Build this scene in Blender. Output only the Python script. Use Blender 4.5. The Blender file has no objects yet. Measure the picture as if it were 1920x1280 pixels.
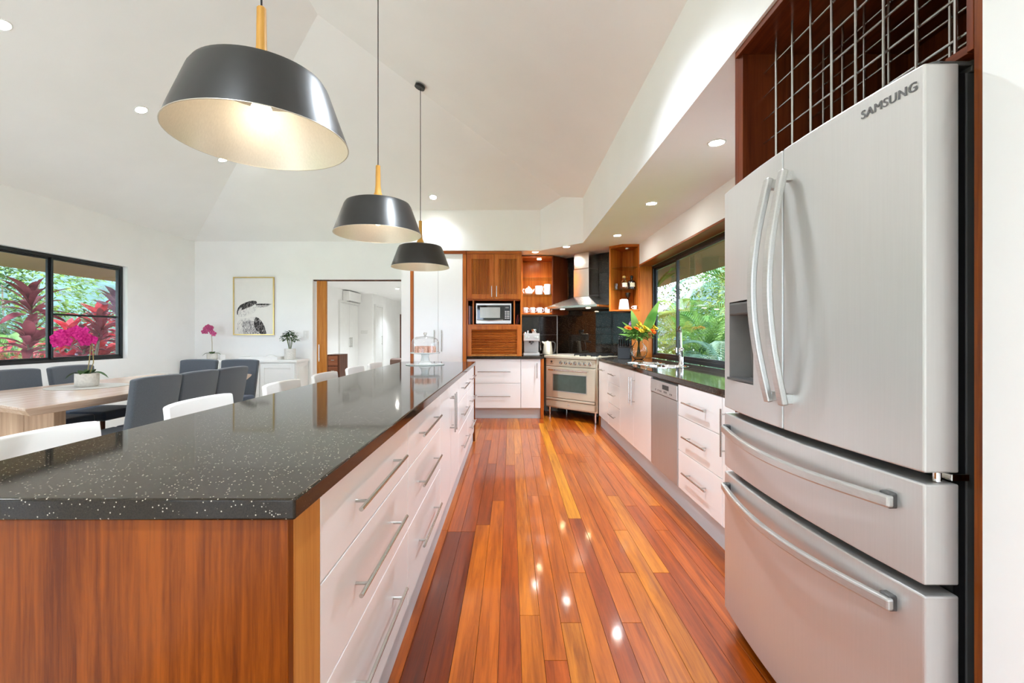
import bpy, bmesh, math, random
from mathutils import Vector, Matrix, Euler
random.seed(7)
S = bpy.context.scene
COL = S.collection
PI = math.pi

# ------------------------------------------------------------------ camera, sky, sun, exposure
CX, CY, F, H = 957.0, 628.0, 853.33, 1.2          # principal point and focal length in 1920x1280 pixels, eye height
cam = bpy.data.objects.new('camera', bpy.data.cameras.new('camera'))
COL.objects.link(cam)
cam.location = (0, 0, H)
cam.rotation_euler = (PI / 2, 0, 0)
cam.data.sensor_width = 36
cam.data.lens = 16
cam.data.shift_x = (960 - CX) / 1920
cam.data.shift_y = -(640 - CY) / 1920
cam.data.clip_start = 0.02
cam.data.clip_end = 400
S.camera = cam

SKY_STRENGTH, SUN_STRENGTH, EXPOSURE = 5.2, 4.5, 0.92
world = bpy.data.worlds.new('overcast_sky')
S.world = world
world.use_nodes = True
wn = world.node_tree.nodes
bg = wn['Background']
bg.inputs['Color'].default_value = (0.665, 0.81, 1.0, 1)
bg.inputs['Strength'].default_value = SKY_STRENGTH
sun = bpy.data.objects.new('sun', bpy.data.lights.new('sun', 'SUN'))
COL.objects.link(sun)
sun.data.energy = SUN_STRENGTH
sun.data.angle = 0.05
sun.data.color = (1.0, 0.96, 0.9)
sun.rotation_euler = (math.radians(32), math.radians(-6), math.radians(10))

S.view_settings.view_transform = 'Standard'
S.view_settings.look = 'None'
S.view_settings.gamma = 1
S.view_settings.use_curve_mapping = False
S.view_settings.exposure = EXPOSURE
cy = S.cycles
cy.use_denoising = True
cy.max_bounces = 12
cy.diffuse_bounces = 8
cy.glossy_bounces = 5
cy.transmission_bounces = 8
cy.transparent_max_bounces = 12
cy.sample_clamp_indirect = 6
cy.caustics_reflective = False
cy.caustics_refractive = False

# ------------------------------------------------------------------ materials
def lin(c):
    c /= 255.0
    return c / 12.92 if c <= 0.04045 else ((c + 0.055) / 1.055) ** 2.4
def rgb(r, g, b):
    return (lin(r), lin(g), lin(b), 1)
MATS = {}
def new_mat(name):
    m = bpy.data.materials.new(name)
    m.use_nodes = True
    MATS[name] = m
    nt = m.node_tree
    return m, nt, nt.nodes['Principled BSDF']
def node(nt, kind, **kw):
    n = nt.nodes.new(kind)
    for k, v in kw.items():
        if k in n.inputs.keys():
            n.inputs[k].default_value = v
        else:
            setattr(n, k, v)
    return n
def setp(p, **kw):
    for k, v in kw.items():
        p.inputs[k.replace('_', ' ')].default_value = v
def obj_coords(nt, scale=(1, 1, 1), rnd=False):
    tc = node(nt, 'ShaderNodeTexCoord')
    mp = node(nt, 'ShaderNodeMapping')
    mp.inputs['Scale'].default_value = scale
    nt.links.new(tc.outputs['Object'], mp.inputs['Vector'])
    if rnd:
        oi = node(nt, 'ShaderNodeObjectInfo')
        ml = node(nt, 'ShaderNodeMath', operation='MULTIPLY')
        ml.inputs[1].default_value = 37.0
        nt.links.new(oi.outputs['Random'], ml.inputs[0])
        cb = node(nt, 'ShaderNodeCombineXYZ')
        for i in range(3):
            nt.links.new(ml.outputs[0], cb.inputs[i])
        nt.links.new(cb.outputs[0], mp.inputs['Location'])
    return mp.outputs['Vector']
def ramp(nt, fac, stops):
    r = node(nt, 'ShaderNodeValToRGB')
    e = r.color_ramp.elements
    while len(e) < len(stops):
        e.new(0.5)
    for i, (pos, c) in enumerate(stops):
        e[i].position = pos
        e[i].color = c
    nt.links.new(fac, r.inputs['Fac'])
    return r.outputs['Color']
def plain(name, c, rough=0.5, metal=0.0, vary=0.06, scale=14, bump=0.0, **kw):
    m, nt, p = new_mat(name)
    v = obj_coords(nt)
    n = node(nt, 'ShaderNodeTexNoise', Scale=scale, Detail=4.0)
    nt.links.new(v, n.inputs['Vector'])
    lo = tuple(x * (1 - vary) for x in c[:3]) + (1,)
    hi = tuple(min(1, x * (1 + vary)) for x in c[:3]) + (1,)
    nt.links.new(ramp(nt, n.outputs['Fac'], [(0.35, lo), (0.65, hi)]), p.inputs['Base Color'])
    setp(p, Roughness=rough, Metallic=metal)
    for k, x in kw.items():
        p.inputs[k.replace('_', ' ')].default_value = x
    if bump:
        b = node(nt, 'ShaderNodeBump', Strength=bump, Distance=0.002)
        nt.links.new(n.outputs['Fac'], b.inputs['Height'])
        nt.links.new(b.outputs[0], p.inputs['Normal'])
    return m
def wood(name, dark, light, axis='Z', rough=0.3, fine=60, coat=0.3, rnd=False, spec=0.15):
    m, nt, p = new_mat(name)
    sc = [1.0, 1.0, 1.0]
    sc['XYZ'.index(axis)] = 0.045
    v = obj_coords(nt, sc, rnd)
    a = node(nt, 'ShaderNodeTexNoise', Scale=fine, Detail=5.0, Roughness=0.65, Distortion=0.4)
    b = node(nt, 'ShaderNodeTexNoise', Scale=fine * 0.16, Detail=3.0, Distortion=0.8)
    nt.links.new(v, a.inputs['Vector'])
    nt.links.new(v, b.inputs['Vector'])
    mx = node(nt, 'ShaderNodeMix', data_type='FLOAT')
    mx.inputs[0].default_value = 0.5
    nt.links.new(a.outputs['Fac'], mx.inputs[2])
    nt.links.new(b.outputs['Fac'], mx.inputs[3])
    nt.links.new(ramp(nt, mx.outputs[0], [(0.38, dark), (0.62, light)]), p.inputs['Base Color'])
    setp(p, Roughness=rough, Coat_Weight=coat * 0.3, Coat_Roughness=0.15, Specular_IOR_Level=spec)
    bp = node(nt, 'ShaderNodeBump', Strength=0.08, Distance=0.001)
    nt.links.new(a.outputs['Fac'], bp.inputs['Height'])
    nt.links.new(bp.outputs[0], p.inputs['Normal'])
    return m
def floor_mat(name, attr):
    m, nt, p = new_mat(name)
    v = obj_coords(nt, (1, 0.05, 1), True)
    a = node(nt, 'ShaderNodeTexNoise', Scale=55.0, Detail=6.0, Roughness=0.65, Distortion=0.6)
    b = node(nt, 'ShaderNodeTexNoise', Scale=9.0, Detail=3.0, Distortion=1.2)
    nt.links.new(v, a.inputs['Vector'])
    nt.links.new(v, b.inputs['Vector'])
    mx = node(nt, 'ShaderNodeMix', data_type='FLOAT')
    mx.inputs[0].default_value = 0.45
    nt.links.new(a.outputs['Fac'], mx.inputs[2])
    nt.links.new(b.outputs['Fac'], mx.inputs[3])
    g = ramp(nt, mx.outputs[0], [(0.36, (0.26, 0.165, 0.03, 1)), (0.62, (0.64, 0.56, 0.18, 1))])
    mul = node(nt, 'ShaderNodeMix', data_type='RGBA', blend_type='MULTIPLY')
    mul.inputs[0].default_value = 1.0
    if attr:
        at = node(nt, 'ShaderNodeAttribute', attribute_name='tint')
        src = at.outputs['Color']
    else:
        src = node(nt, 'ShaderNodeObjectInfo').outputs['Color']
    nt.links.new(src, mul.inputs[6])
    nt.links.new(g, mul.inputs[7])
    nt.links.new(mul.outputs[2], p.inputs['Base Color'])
    setp(p, Roughness=0.35, Coat_Weight=0.45, Coat_Roughness=0.08, Specular_IOR_Level=0.2)
    wv = node(nt, 'ShaderNodeTexNoise', Scale=9.0, Detail=2.0)
    nt.links.new(obj_coords(nt), wv.inputs['Vector'])
    bp = node(nt, 'ShaderNodeBump', Strength=0.06, Distance=0.004)
    nt.links.new(wv.outputs['Fac'], bp.inputs['Height'])
    nt.links.new(bp.outputs[0], p.inputs['Normal'])
    nt.links.new(bp.outputs[0], p.inputs['Coat Normal'])
    return m
def granite(name, base, speck, rough=0.06, spec=0.5, dens=0.69):
    m, nt, p = new_mat(name)
    v = obj_coords(nt)
    a = node(nt, 'ShaderNodeTexNoise', Scale=420.0, Detail=2.0)
    c = node(nt, 'ShaderNodeTexVoronoi', Scale=270.0)
    d = node(nt, 'ShaderNodeTexNoise', Scale=70.0, Detail=3.0)
    for n in (a, c, d):
        nt.links.new(v, n.inputs['Vector'])
    col = ramp(nt, a.outputs['Fac'], [(0.3, base), (0.62, tuple(x * 1.7 for x in base[:3]) + (1,))])
    sp = node(nt, 'ShaderNodeSeparateColor')
    nt.links.new(c.outputs['Color'], sp.inputs[0])
    fac = ramp(nt, sp.outputs[0], [(0.925, (0, 0, 0, 1)), (0.94, (1, 1, 1, 1))])
    dist = ramp(nt, c.outputs['Distance'], [(0.25, (1, 1, 1, 1)), (0.42, (0, 0, 0, 1))])
    ml = node(nt, 'ShaderNodeMath', operation='MULTIPLY')
    nt.links.new(fac, ml.inputs[0])
    nt.links.new(dist, ml.inputs[1])
    mx = node(nt, 'ShaderNodeMix', data_type='RGBA')
    nt.links.new(ml.outputs[0], mx.inputs[0])
    nt.links.new(col, mx.inputs[6])
    mx.inputs[7].default_value = speck
    nt.links.new(mx.outputs[2], p.inputs['Base Color'])
    setp(p, Roughness=rough, Specular_IOR_Level=spec)
    return m
def brushed(name, c, axis='Z', rough=0.28, vary=0.1, metal=1.0, aniso=0.0):
    m, nt, p = new_mat(name)
    sc = [1.0, 1.0, 1.0]
    sc['XYZ'.index(axis)] = 0.02
    v = obj_coords(nt, sc)
    n = node(nt, 'ShaderNodeTexNoise', Scale=260.0, Detail=3.0)
    nt.links.new(v, n.inputs['Vector'])
    lo = tuple(x * (1 - vary) for x in c[:3]) + (1,)
    nt.links.new(ramp(nt, n.outputs['Fac'], [(0.3, lo), (0.7, c)]), p.inputs['Base Color'])
    setp(p, Metallic=metal, Roughness=rough)
    b = node(nt, 'ShaderNodeBump', Strength=0.03, Distance=0.0005)
    nt.links.new(n.outputs['Fac'], b.inputs['Height'])
    nt.links.new(b.outputs[0], p.inputs['Normal'])
    return m
def pane(name, tint=(1, 1, 1, 1), ior=1.45):
    m = bpy.data.materials.new(name)
    m.use_nodes = True
    nt = m.node_tree
    nt.nodes.clear()
    out = node(nt, 'ShaderNodeOutputMaterial')
    mix = node(nt, 'ShaderNodeMixShader')
    lw = node(nt, 'ShaderNodeLayerWeight', Blend=0.5)
    pw = node(nt, 'ShaderNodeMath', operation='POWER')
    pw.inputs[1].default_value = 5.0
    nt.links.new(lw.outputs['Facing'], pw.inputs[0])
    fr = node(nt, 'ShaderNodeMath', operation='MULTIPLY_ADD')
    fr.inputs[1].default_value = 0.94
    fr.inputs[2].default_value = ((ior - 1) / (ior + 1)) ** 2
    nt.links.new(pw.outputs[0], fr.inputs[0])
    tr = node(nt, 'ShaderNodeBsdfTransparent', Color=tint)
    gl = node(nt, 'ShaderNodeBsdfGlossy', Roughness=0.01)
    nt.links.new(fr.outputs[0], mix.inputs[0])
    nt.links.new(tr.outputs[0], mix.inputs[1])
    nt.links.new(gl.outputs[0], mix.inputs[2])
    nt.links.new(mix.outputs[0], out.inputs[0])
    MATS[name] = m
    return m
def emit(name, c, s):
    m, nt, p = new_mat(name)
    setp(p, Base_Color=c, Emission_Color=c, Emission_Strength=s)
    return m
def leafmat(name, a, b, rough=0.35, trans=0.25, scale=6):
    m, nt, p = new_mat(name)
    v = obj_coords(nt, (1, 1, 1), True)
    n = node(nt, 'ShaderNodeTexNoise', Scale=scale, Detail=3.0)
    nt.links.new(v, n.inputs['Vector'])
    c = ramp(nt, n.outputs['Fac'], [(0.35, a), (0.65, b)])
    nt.links.new(c, p.inputs['Base Color'])
    setp(p, Roughness=rough + 0.25, Specular_IOR_Level=0.15)
    if trans:
        out = nt.nodes['Material Output']
        tl = node(nt, 'ShaderNodeBsdfTranslucent')
        nt.links.new(c, tl.inputs['Color'])
        mx = node(nt, 'ShaderNodeMixShader')
        mx.inputs[0].default_value = trans
        nt.links.new(p.outputs[0], mx.inputs[1])
        nt.links.new(tl.outputs[0], mx.inputs[2])
        nt.links.new(mx.outputs[0], out.inputs[0])
    return m

W_PAINT = plain('wall_paint', rgb(246, 245, 243), 0.7, vary=0.012, scale=3)
C_PAINT = plain('ceiling_paint', rgb(245, 244, 242), 0.8, vary=0.012, scale=2)
GLOSSW = plain('white_gloss_lacquer', rgb(243, 243, 242), 0.2, vary=0.01, scale=3, Coat_Weight=0.12, Coat_Roughness=0.03)
CARC = plain('white_melamine', rgb(225, 224, 222), 0.5, vary=0.02)
KICK = brushed('silver_kickboard', rgb(200, 204, 207), 'Y', 0.4, 0.05, metal=0.15)
KICKX = brushed('silver_kickboard_across', rgb(200, 204, 207), 'X', 0.4, 0.05, metal=0.15)
STEEL = brushed('brushed_steel', rgb(205, 203, 199), 'Y', 0.3, metal=0.75)
STEELZ = brushed('brushed_steel_upright', rgb(186, 185, 182), 'Z', 0.34, metal=0.55)
FRIDGE = brushed('fridge_steel', rgb(212, 210, 207), 'Z', 0.36, 0.03, metal=0.7)
FRSIDE = brushed('fridge_edge_steel', rgb(170, 165, 158), 'Z', 0.35, 0.03, metal=0.8)
OVEN = brushed('champagne_steel', rgb(222, 214, 192), 'X', 0.32, 0.05, metal=0.4)
HOOD = brushed('hood_steel', rgb(222, 219, 212), 'Z', 0.24, 0.04)
CHROME = plain('chrome', rgb(225, 225, 225), 0.07, 1.0, vary=0.02)
NICKEL = plain('satin_nickel', rgb(200, 198, 194), 0.25, 1.0, vary=0.03)
DARKM = plain('dark_plastic', rgb(22, 21, 21), 0.35)
CHARC = plain('charcoal_plastic', rgb(74, 72, 70), 0.4)
MIDG = plain('grey_plastic', rgb(120, 116, 112), 0.35)
BLACKF = plain('black_aluminium', rgb(24, 27, 29), 0.3, 0.2)
GRAN = granite('black_granite', (0.018, 0.0135, 0.0095, 1), (0.5, 0.44, 0.34, 1), 0.06, 0.2)
GRANT = granite('black_granite_tile', (0.010, 0.008, 0.007, 1), (0.55, 0.42, 0.28, 1), 0.05)
JARRAH = wood('red_timber_veneer', rgb(90, 36, 3), rgb(144, 72, 12), 'Z', 0.35, 95)
JARRAHL = wood('golden_timber_veneer', rgb(175, 104, 43), rgb(209, 142, 70), 'Z', 0.35, 60)
CAB = wood('orange_timber', rgb(163, 80, 26), rgb(200, 118, 46), 'Z', 0.3, 60)
CABX = wood('orange_timber_across', rgb(151, 71, 24), rgb(190, 107, 42), 'X', 0.3, 60)
CABY = wood('orange_timber_along', rgb(122, 57, 22), rgb(159, 85, 38), 'Y', 0.35, 60)
RACKW = wood('mahogany_rack', rgb(76, 29, 12), rgb(116, 54, 26), 'Z', 0.35, 50)
RACKX = wood('mahogany_rack_across', rgb(81, 32, 13), rgb(122, 60, 30), 'Y', 0.35, 50)
DOORW = wood('honey_timber_door', rgb(170, 100, 38), rgb(212, 144, 66), 'Z', 0.4, 45)
TABLEW = wood('pale_hardwood', rgb(186, 156, 134), rgb(224, 200, 180), 'Y', 0.25, 40, 0.8, spec=0.4)
TABLEZ = wood('pale_hardwood_upright', rgb(158, 128, 104), rgb(200, 170, 142), 'Z', 0.4, 30)
OAK = wood('oak_turned', rgb(196, 140, 62), rgb(226, 172, 92), 'Z', 0.4, 50, 0.1)
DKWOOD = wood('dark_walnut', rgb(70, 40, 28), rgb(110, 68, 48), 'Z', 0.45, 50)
BRNWOOD = wood('brown_drawer_timber', rgb(120, 70, 46), rgb(158, 98, 68), 'X', 0.45, 40)
TILEF = plain('pale_bounce_tile', rgb(226, 220, 210), 0.3, vary=0.05, scale=4)  # pale tone for the added floor, so its bounce stays neutral
FLOORM = floor_mat('polished_floor_boards', False)
FLOORS = floor_mat('polished_floor_boards_field', True)
SUBF = plain('dark_subfloor', rgb(60, 28, 12), 0.8)  # even dark brown slab, shows in the board joints
GLASS = pane('window_glass')
FGLASS = pane('fence_glass', (0.86, 0.95, 0.95, 1))
SHELFG = pane('shelf_glass', (0.9, 0.96, 0.93, 1), 1.5)
mg, ntg, pg_ = new_mat('clear_glass')
setp(pg_, Base_Color=(0.98, 1, 0.99, 1), Roughness=0.0, Transmission_Weight=1.0, IOR=1.3)
CLEAR = mg
CERAM = plain('white_ceramic', rgb(240, 239, 236), 0.15, vary=0.02, Coat_Weight=0.4)
POTM = plain('speckled_white_pot', rgb(222, 218, 210), 0.6, vary=0.08, scale=60)
SOIL = plain('potting_soil', rgb(52, 38, 28), 0.9, vary=0.4, scale=80, bump=0.5)
STOOLW = plain('white_moulded_plastic', rgb(246, 244, 240), 0.3, vary=0.01)
WHITEF = plain('white_painted_timber', rgb(238, 237, 234), 0.4, vary=0.015, scale=5)
def fabric(name, c):
    m = plain(name, c, 0.9, vary=0.28, scale=420, bump=0.5)
    MATS[name].node_tree.nodes['Principled BSDF'].inputs['Sheen Weight'].default_value = 0.35
    return m
CHAIRF = fabric('slate_blue_fabric', rgb(74, 79, 86))
SEATF = fabric('navy_fabric', rgb(44, 62, 86))
SHADEO = plain('satin_charcoal_shade', rgb(58, 57, 55), 0.34, 0.5, vary=0.05)
SHADEI = brushed('spun_silver_lining', rgb(214, 206, 190), 'Z', 0.42, 0.08, metal=0.55)
BULB = emit('warm_bulb_glow', (1.0, 0.86, 0.62, 1), 12)
LAMPW = emit('downlight_glow', (1.0, 0.97, 0.9, 1), 70)
LAMPY = emit('warm_puck_glow', (1.0, 0.78, 0.45, 1), 45)
MAG = leafmat('magenta_petal', rgb(176, 20, 110), rgb(222, 64, 150), 0.5, 0.2, 60)
PINK = leafmat('pink_petal', rgb(178, 44, 110), rgb(224, 130, 172), 0.5, 0.2, 90)
ORANGE = leafmat('orange_petal', rgb(228, 84, 20), rgb(246, 134, 44), 0.5, 0.2, 60)
YELLOW = leafmat('yellow_petal', rgb(206, 170, 30), rgb(232, 212, 80), 0.5, 0.2, 60)
PURPLE = leafmat('mauve_petal', rgb(120, 84, 124), rgb(160, 120, 160), 0.5, 0.2, 60)
LEAFD = leafmat('dark_glossy_leaf', rgb(38, 62, 34), rgb(74, 104, 58), 0.3, 0.1)
LEAFG = leafmat('bright_green_leaf', rgb(70, 120, 44), rgb(136, 178, 84), 0.35, 0.3)
LEAFB = leafmat('banana_green_leaf', rgb(86, 142, 58), rgb(146, 190, 96), 0.3, 0.35, 5)
PALMG = leafmat('palm_green', rgb(72, 116, 52), rgb(140, 170, 92), 0.35, 0.35, 3)
PALMB = leafmat('blue_green_palm', rgb(96, 138, 116), rgb(168, 198, 176), 0.35, 0.3, 3)
BUSHG = leafmat('shrub_green', rgb(42, 72, 38), rgb(100, 130, 66), 0.4, 0.3, 2)
BUSHL = leafmat('yellow_green_shrub', rgb(76, 108, 46), rgb(138, 156, 78), 0.4, 0.35, 2)  # lighter, yellower green than the other shrubs
CORDR = leafmat('crimson_leaf', rgb(160, 30, 50), rgb(236, 96, 100), 0.35, 0.4, 5)
CORDB = leafmat('burgundy_leaf', rgb(108, 44, 60), rgb(186, 96, 110), 0.35, 0.35, 5)
CORDP = leafmat('dusty_purple_leaf', rgb(124, 94, 116), rgb(196, 164, 180), 0.35, 0.35, 5)
STEM = plain('plant_stem', rgb(108, 122, 70), 0.6)
STEMY = plain('dry_orchid_stem', rgb(160, 142, 90), 0.6)
TRUNK = plain('grey_trunk', rgb(116, 100, 86), 0.9, vary=0.25, scale=30, bump=0.5)
GRASS = plain('lawn', rgb(96, 124, 58), 0.9, vary=0.35, scale=12)
PAVE = plain('pale_concrete_paving', rgb(206, 204, 198), 0.8, vary=0.1, scale=8)
HILLM = plain('forested_hill', rgb(44, 72, 66), 0.9, vary=0.4, scale=0.6)
SOFF = plain('brown_soffit', rgb(136, 98, 70), 0.8, vary=0.1, scale=40)
REND = plain('tan_render', rgb(176, 150, 122), 0.85, vary=0.06, scale=60, bump=0.3)
BLUEW = plain('pool_water_blue', rgb(70, 110, 150), 0.1)
GOLD = plain('gold_frame', rgb(206, 178, 116), 0.3, 0.8)
PAPER = plain('print_paper', rgb(236, 232, 226), 0.6, vary=0.01)
def feather(name, a, b, sc, t0, t1):
    m, nt, p = new_mat(name)
    v = obj_coords(nt, (1, 1, 0.45))
    n = node(nt, 'ShaderNodeTexNoise', Scale=sc, Detail=5.0, Distortion=1.5)
    nt.links.new(v, n.inputs['Vector'])
    nt.links.new(ramp(nt, n.outputs['Fac'], [(t0, a), (t1, b)]), p.inputs['Base Color'])
    p.inputs['Roughness'].default_value = 0.8
    return m
INK = feather('charcoal_feather_ink', rgb(34, 30, 32), rgb(180, 174, 172), 55, 0.5, 0.66)
INKG = feather('grey_feather_ink', rgb(112, 106, 108), rgb(228, 224, 220), 70, 0.4, 0.62)
INKL = feather('pale_feather_ink', rgb(150, 145, 144), rgb(232, 228, 223), 60, 0.3, 0.48)
FLOWERP = plain('floral_china', rgb(232, 228, 226), 0.2, vary=0.5, scale=55)
CAKE = plain('pink_speckled_treats', rgb(224, 172, 150), 0.8, vary=0.4, scale=120, bump=0.6)
MATM = plain('woven_grey_mat', rgb(176, 172, 164), 0.9, vary=0.15, scale=140, bump=0.4)
BLACKG = plain('black_glass', rgb(16, 16, 17), 0.04, vary=0.02, Specular_IOR_Level=0.7)
OVGLASS = plain('green_tinted_oven_glass', rgb(72, 88, 80), 0.04, vary=0.1, Specular_IOR_Level=0.8)
SCREEN = plain('grey_screen_mesh', rgb(168, 166, 158), 0.2, 0.3, vary=0.04)
IRON = plain('cast_iron', rgb(26, 27, 30), 0.5)
LEATHER = plain('brown_leather', rgb(112, 82, 68), 0.5, vary=0.1)
TEXTM = plain('grey_lettering', rgb(104, 102, 102), 0.4, 0.4)
BOOKS = {n: plain('book_' + n, c, 0.6) for n, c in dict(lilac=rgb(198, 178, 200), ink=rgb(36, 34, 40), red=rgb(150, 50, 40), plum=rgb(110, 62, 70)).items()}
AMBER = plain('dark_bottle_glass', rgb(34, 20, 14), 0.08, Coat_Weight=0.5)
LABELM = plain('cream_label', rgb(226, 210, 178), 0.7)
CORK = plain('gold_cork', rgb(214, 170, 96), 0.5)
WATER = CLEAR

# ------------------------------------------------------------------ geometry helpers
LOC = {}
class MB:
    def __init__(self):
        self.v, self.f = [], []
    def add(self, vs, fs):
        o = len(self.v)
        self.v += [Vector(p) for p in vs]
        self.f += [tuple(i + o for i in q) for q in fs]
        return self
    def box(self, x0, y0, z0, x1, y1, z1):
        if x0 > x1: x0, x1 = x1, x0
        if y0 > y1: y0, y1 = y1, y0
        if z0 > z1: z0, z1 = z1, z0
        return self.add([(x0, y0, z0), (x1, y0, z0), (x1, y1, z0), (x0, y1, z0), (x0, y0, z1), (x1, y0, z1), (x1, y1, z1), (x0, y1, z1)],
                        [(3, 2, 1, 0), (4, 5, 6, 7), (0, 1, 5, 4), (1, 2, 6, 5), (2, 3, 7, 6), (3, 0, 4, 7)])
    def rbox(self, c, size, rot):
        o = len(self.v)
        a = [s / 2 for s in size]
        self.box(-a[0], -a[1], -a[2], a[0], a[1], a[2])
        M = Matrix.Translation(c) @ Euler(rot).to_matrix().to_4x4()
        for i in range(o, len(self.v)):
            self.v[i] = M @ self.v[i]
        return self
    def prism(self, poly, z0, z1):
        n = len(poly)
        return self.add([(x, y, z0) for x, y in poly] + [(x, y, z1) for x, y in poly],
                        [tuple(reversed(range(n))), tuple(range(n, 2 * n))] + [(i, (i + 1) % n, n + (i + 1) % n, n + i) for i in range(n)])
    def solid(self, poly, d):
        n = len(poly)
        a = [Vector(p) for p in poly]
        b = [p + Vector(d) for p in a]
        return self.add(a + b, [tuple(range(n)), tuple(reversed(range(n, 2 * n)))] + [(i, n + i, n + (i + 1) % n, (i + 1) % n) for i in range(n)])
    def cyl(self, p0, p1, r0, r1=None, n=14):
        return self.tube([p0, p1], [r0, r0 if r1 is None else r1], n)
    def tube(self, pts, r, n=8):
        pts = [Vector(p) for p in pts]
        if not isinstance(r, (list, tuple)):
            r = [r] * len(pts)
        o = len(self.v)
        ref = None
        for i, p in enumerate(pts):
            t = (pts[min(i + 1, len(pts) - 1)] - pts[max(i - 1, 0)]).normalized()
            if ref is None:
                ref = Vector((1, 0, 0)) if abs(t.x) < 0.8 else Vector((0, 1, 0))
            s = t.cross(ref).normalized()
            u = s.cross(t).normalized()
            ref = u
            for k in range(n):
                a = 2 * PI * k / n
                self.v.append(p + (s * math.cos(a) + u * math.sin(a)) * r[i])
        for i in range(len(pts) - 1):
            for k in range(n):
                a, b = o + i * n + k, o + i * n + (k + 1) % n
                self.f.append((a, b, b + n, a + n))
        self.f.append(tuple(o + k for k in reversed(range(n))))
        e = o + (len(pts) - 1) * n
        self.f.append(tuple(e + k for k in range(n)))
        return self
    def lathe(self, prof, c=(0, 0, 0), n=24, close=False):
        o = len(self.v)
        c = Vector(c)
        for r, z in prof:
            for k in range(n):
                a = 2 * PI * k / n
                self.v.append(c + Vector((r * math.cos(a), r * math.sin(a), z)))
        m = len(prof)
        for i in range(m - 1 + (1 if close else 0)):
            for k in range(n):
                a, b = o + i * n + k, o + i * n + (k + 1) % n
                d = ((i + 1) % m - i) * n
                self.f.append((a, b, b + d, a + d))
        if not close:
            self.f.append(tuple(o + k for k in reversed(range(n))))
            self.f.append(tuple(o + (m - 1) * n + k for k in range(n)))
        return self
    def ribbon(self, pts, side, w, t):
        pts = [Vector(p) for p in pts]
        side = Vector(side).normalized()
        o = len(self.v)
        for i, p in enumerate(pts):
            tg = (pts[min(i + 1, len(pts) - 1)] - pts[max(i - 1, 0)]).normalized()
            nr = tg.cross(side).normalized()
            for a, b in ((-1, -1), (1, -1), (1, 1), (-1, 1)):
                self.v.append(p + side * (a * w / 2) + nr * (b * t / 2))
        for i in range(len(pts) - 1):
            for k in range(4):
                a, b = o + i * 4 + k, o + i * 4 + (k + 1) % 4
                self.f.append((a, b, b + 4, a + 4))
        self.f.append((o + 3, o + 2, o + 1, o))
        e = o + (len(pts) - 1) * 4
        self.f.append((e, e + 1, e + 2, e + 3))
        return self
    def leaf(self, base, d, up, L, w, droop=0.5, segs=5, fold=0.25, tip=1.0, wpos=0.4):
        base, d, up = Vector(base), Vector(d).normalized(), Vector(up)
        s = d.cross(up)
        if s.length < 1e-4:
            s = d.cross(Vector((1, 0.3, 0)))
        s.normalize()
        n = s.cross(d).normalized()
        o = len(self.v)
        for i in range(segs + 1):
            t = i / segs
            ww = w * 0.5 * (math.sin(PI * min(1, t ** (math.log(0.5) / math.log(wpos)))) ** 0.8 if 0 < t < 1 else (0.12 if t == 0 else 0.02))
            p = base + d * (L * (t - 0.15 * droop * t * t)) + n * (L * 0.08 * math.sin(PI * t)) - Vector((0, 0, 1)) * (L * droop * t * t * 0.5)
            self.v += [p - s * ww + n * (ww * fold), p, p + s * ww + n * (ww * fold)]
        for i in range(segs):
            a = o + i * 3
            self.f += [(a, a + 1, a + 4, a + 3), (a + 1, a + 2, a + 5, a + 4)]
        return self
    def xf(self, M):
        self.v = [M @ p for p in self.v]
        return self
    def build(self, name, mat, parent=None, bevel=0.0, segs=2, smooth=0.6, local=False, loc=None, rotz=0.0, fix=True):
        off = Vector((0, 0, 0))
        if parent is not None and not local:
            off = LOC.get(parent.name, off)
        if loc is not None:
            off = Vector((0, 0, 0))
        me = bpy.data.meshes.new(name)
        me.from_pydata([p - off for p in self.v], [], self.f)
        if bevel or fix:
            bm = bmesh.new()
            bm.from_mesh(me)
            if fix:
                bmesh.ops.recalc_face_normals(bm, faces=bm.faces)
            if bevel:
                es = [e for e in bm.edges if len(e.link_faces) == 2 and e.calc_face_angle(0) > 0.5]
                bmesh.ops.bevel(bm, geom=es, offset=bevel, segments=segs, affect='EDGES', profile=0.5, clamp_overlap=True)
            bm.to_mesh(me)
            bm.free()
        if bevel and segs <= 2:
            smooth = min(smooth, 0.3) if smooth else 0
        if smooth:
            for p in me.polygons:
                p.use_smooth = True
            me.set_sharp_from_angle(angle=smooth)
        me.materials.append(mat)
        o = bpy.data.objects.new(name, me)
        COL.objects.link(o)
        if bevel and segs > 2:
            wm = o.modifiers.new('face_weighted_normals', 'WEIGHTED_NORMAL')
            wm.weight = 90
        if loc is not None:
            o.location = loc
        o.rotation_euler[2] = rotz
        if parent is not None:
            o.parent = parent
        LOC[o.name] = off if loc is None else Vector(loc)
        return o
def B(*a):
    return MB().box(*a)
def tag(o, label, cat, group=None, kind=None):
    if label: o['label'] = label
    if cat: o['category'] = cat
    if group: o['group'] = group
    if kind: o['kind'] = kind
    return o
def thing(name, label, cat, loc=(0, 0, 0), rotz=0, group=None):
    o = bpy.data.objects.new(name, None)
    COL.objects.link(o)
    o.empty_display_size = 0.05
    o.location = loc
    o.rotation_euler[2] = rotz
    LOC[o.name] = Vector(loc)
    return tag(o, label, cat, group)
def struct(o):
    o['kind'] = 'structure'
    return o
def sempty(name, loc=(0, 0, 0)):
    o = bpy.data.objects.new(name, None)
    COL.objects.link(o)
    o.location = loc
    LOC[o.name] = Vector(loc)
    return struct(o)
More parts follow.
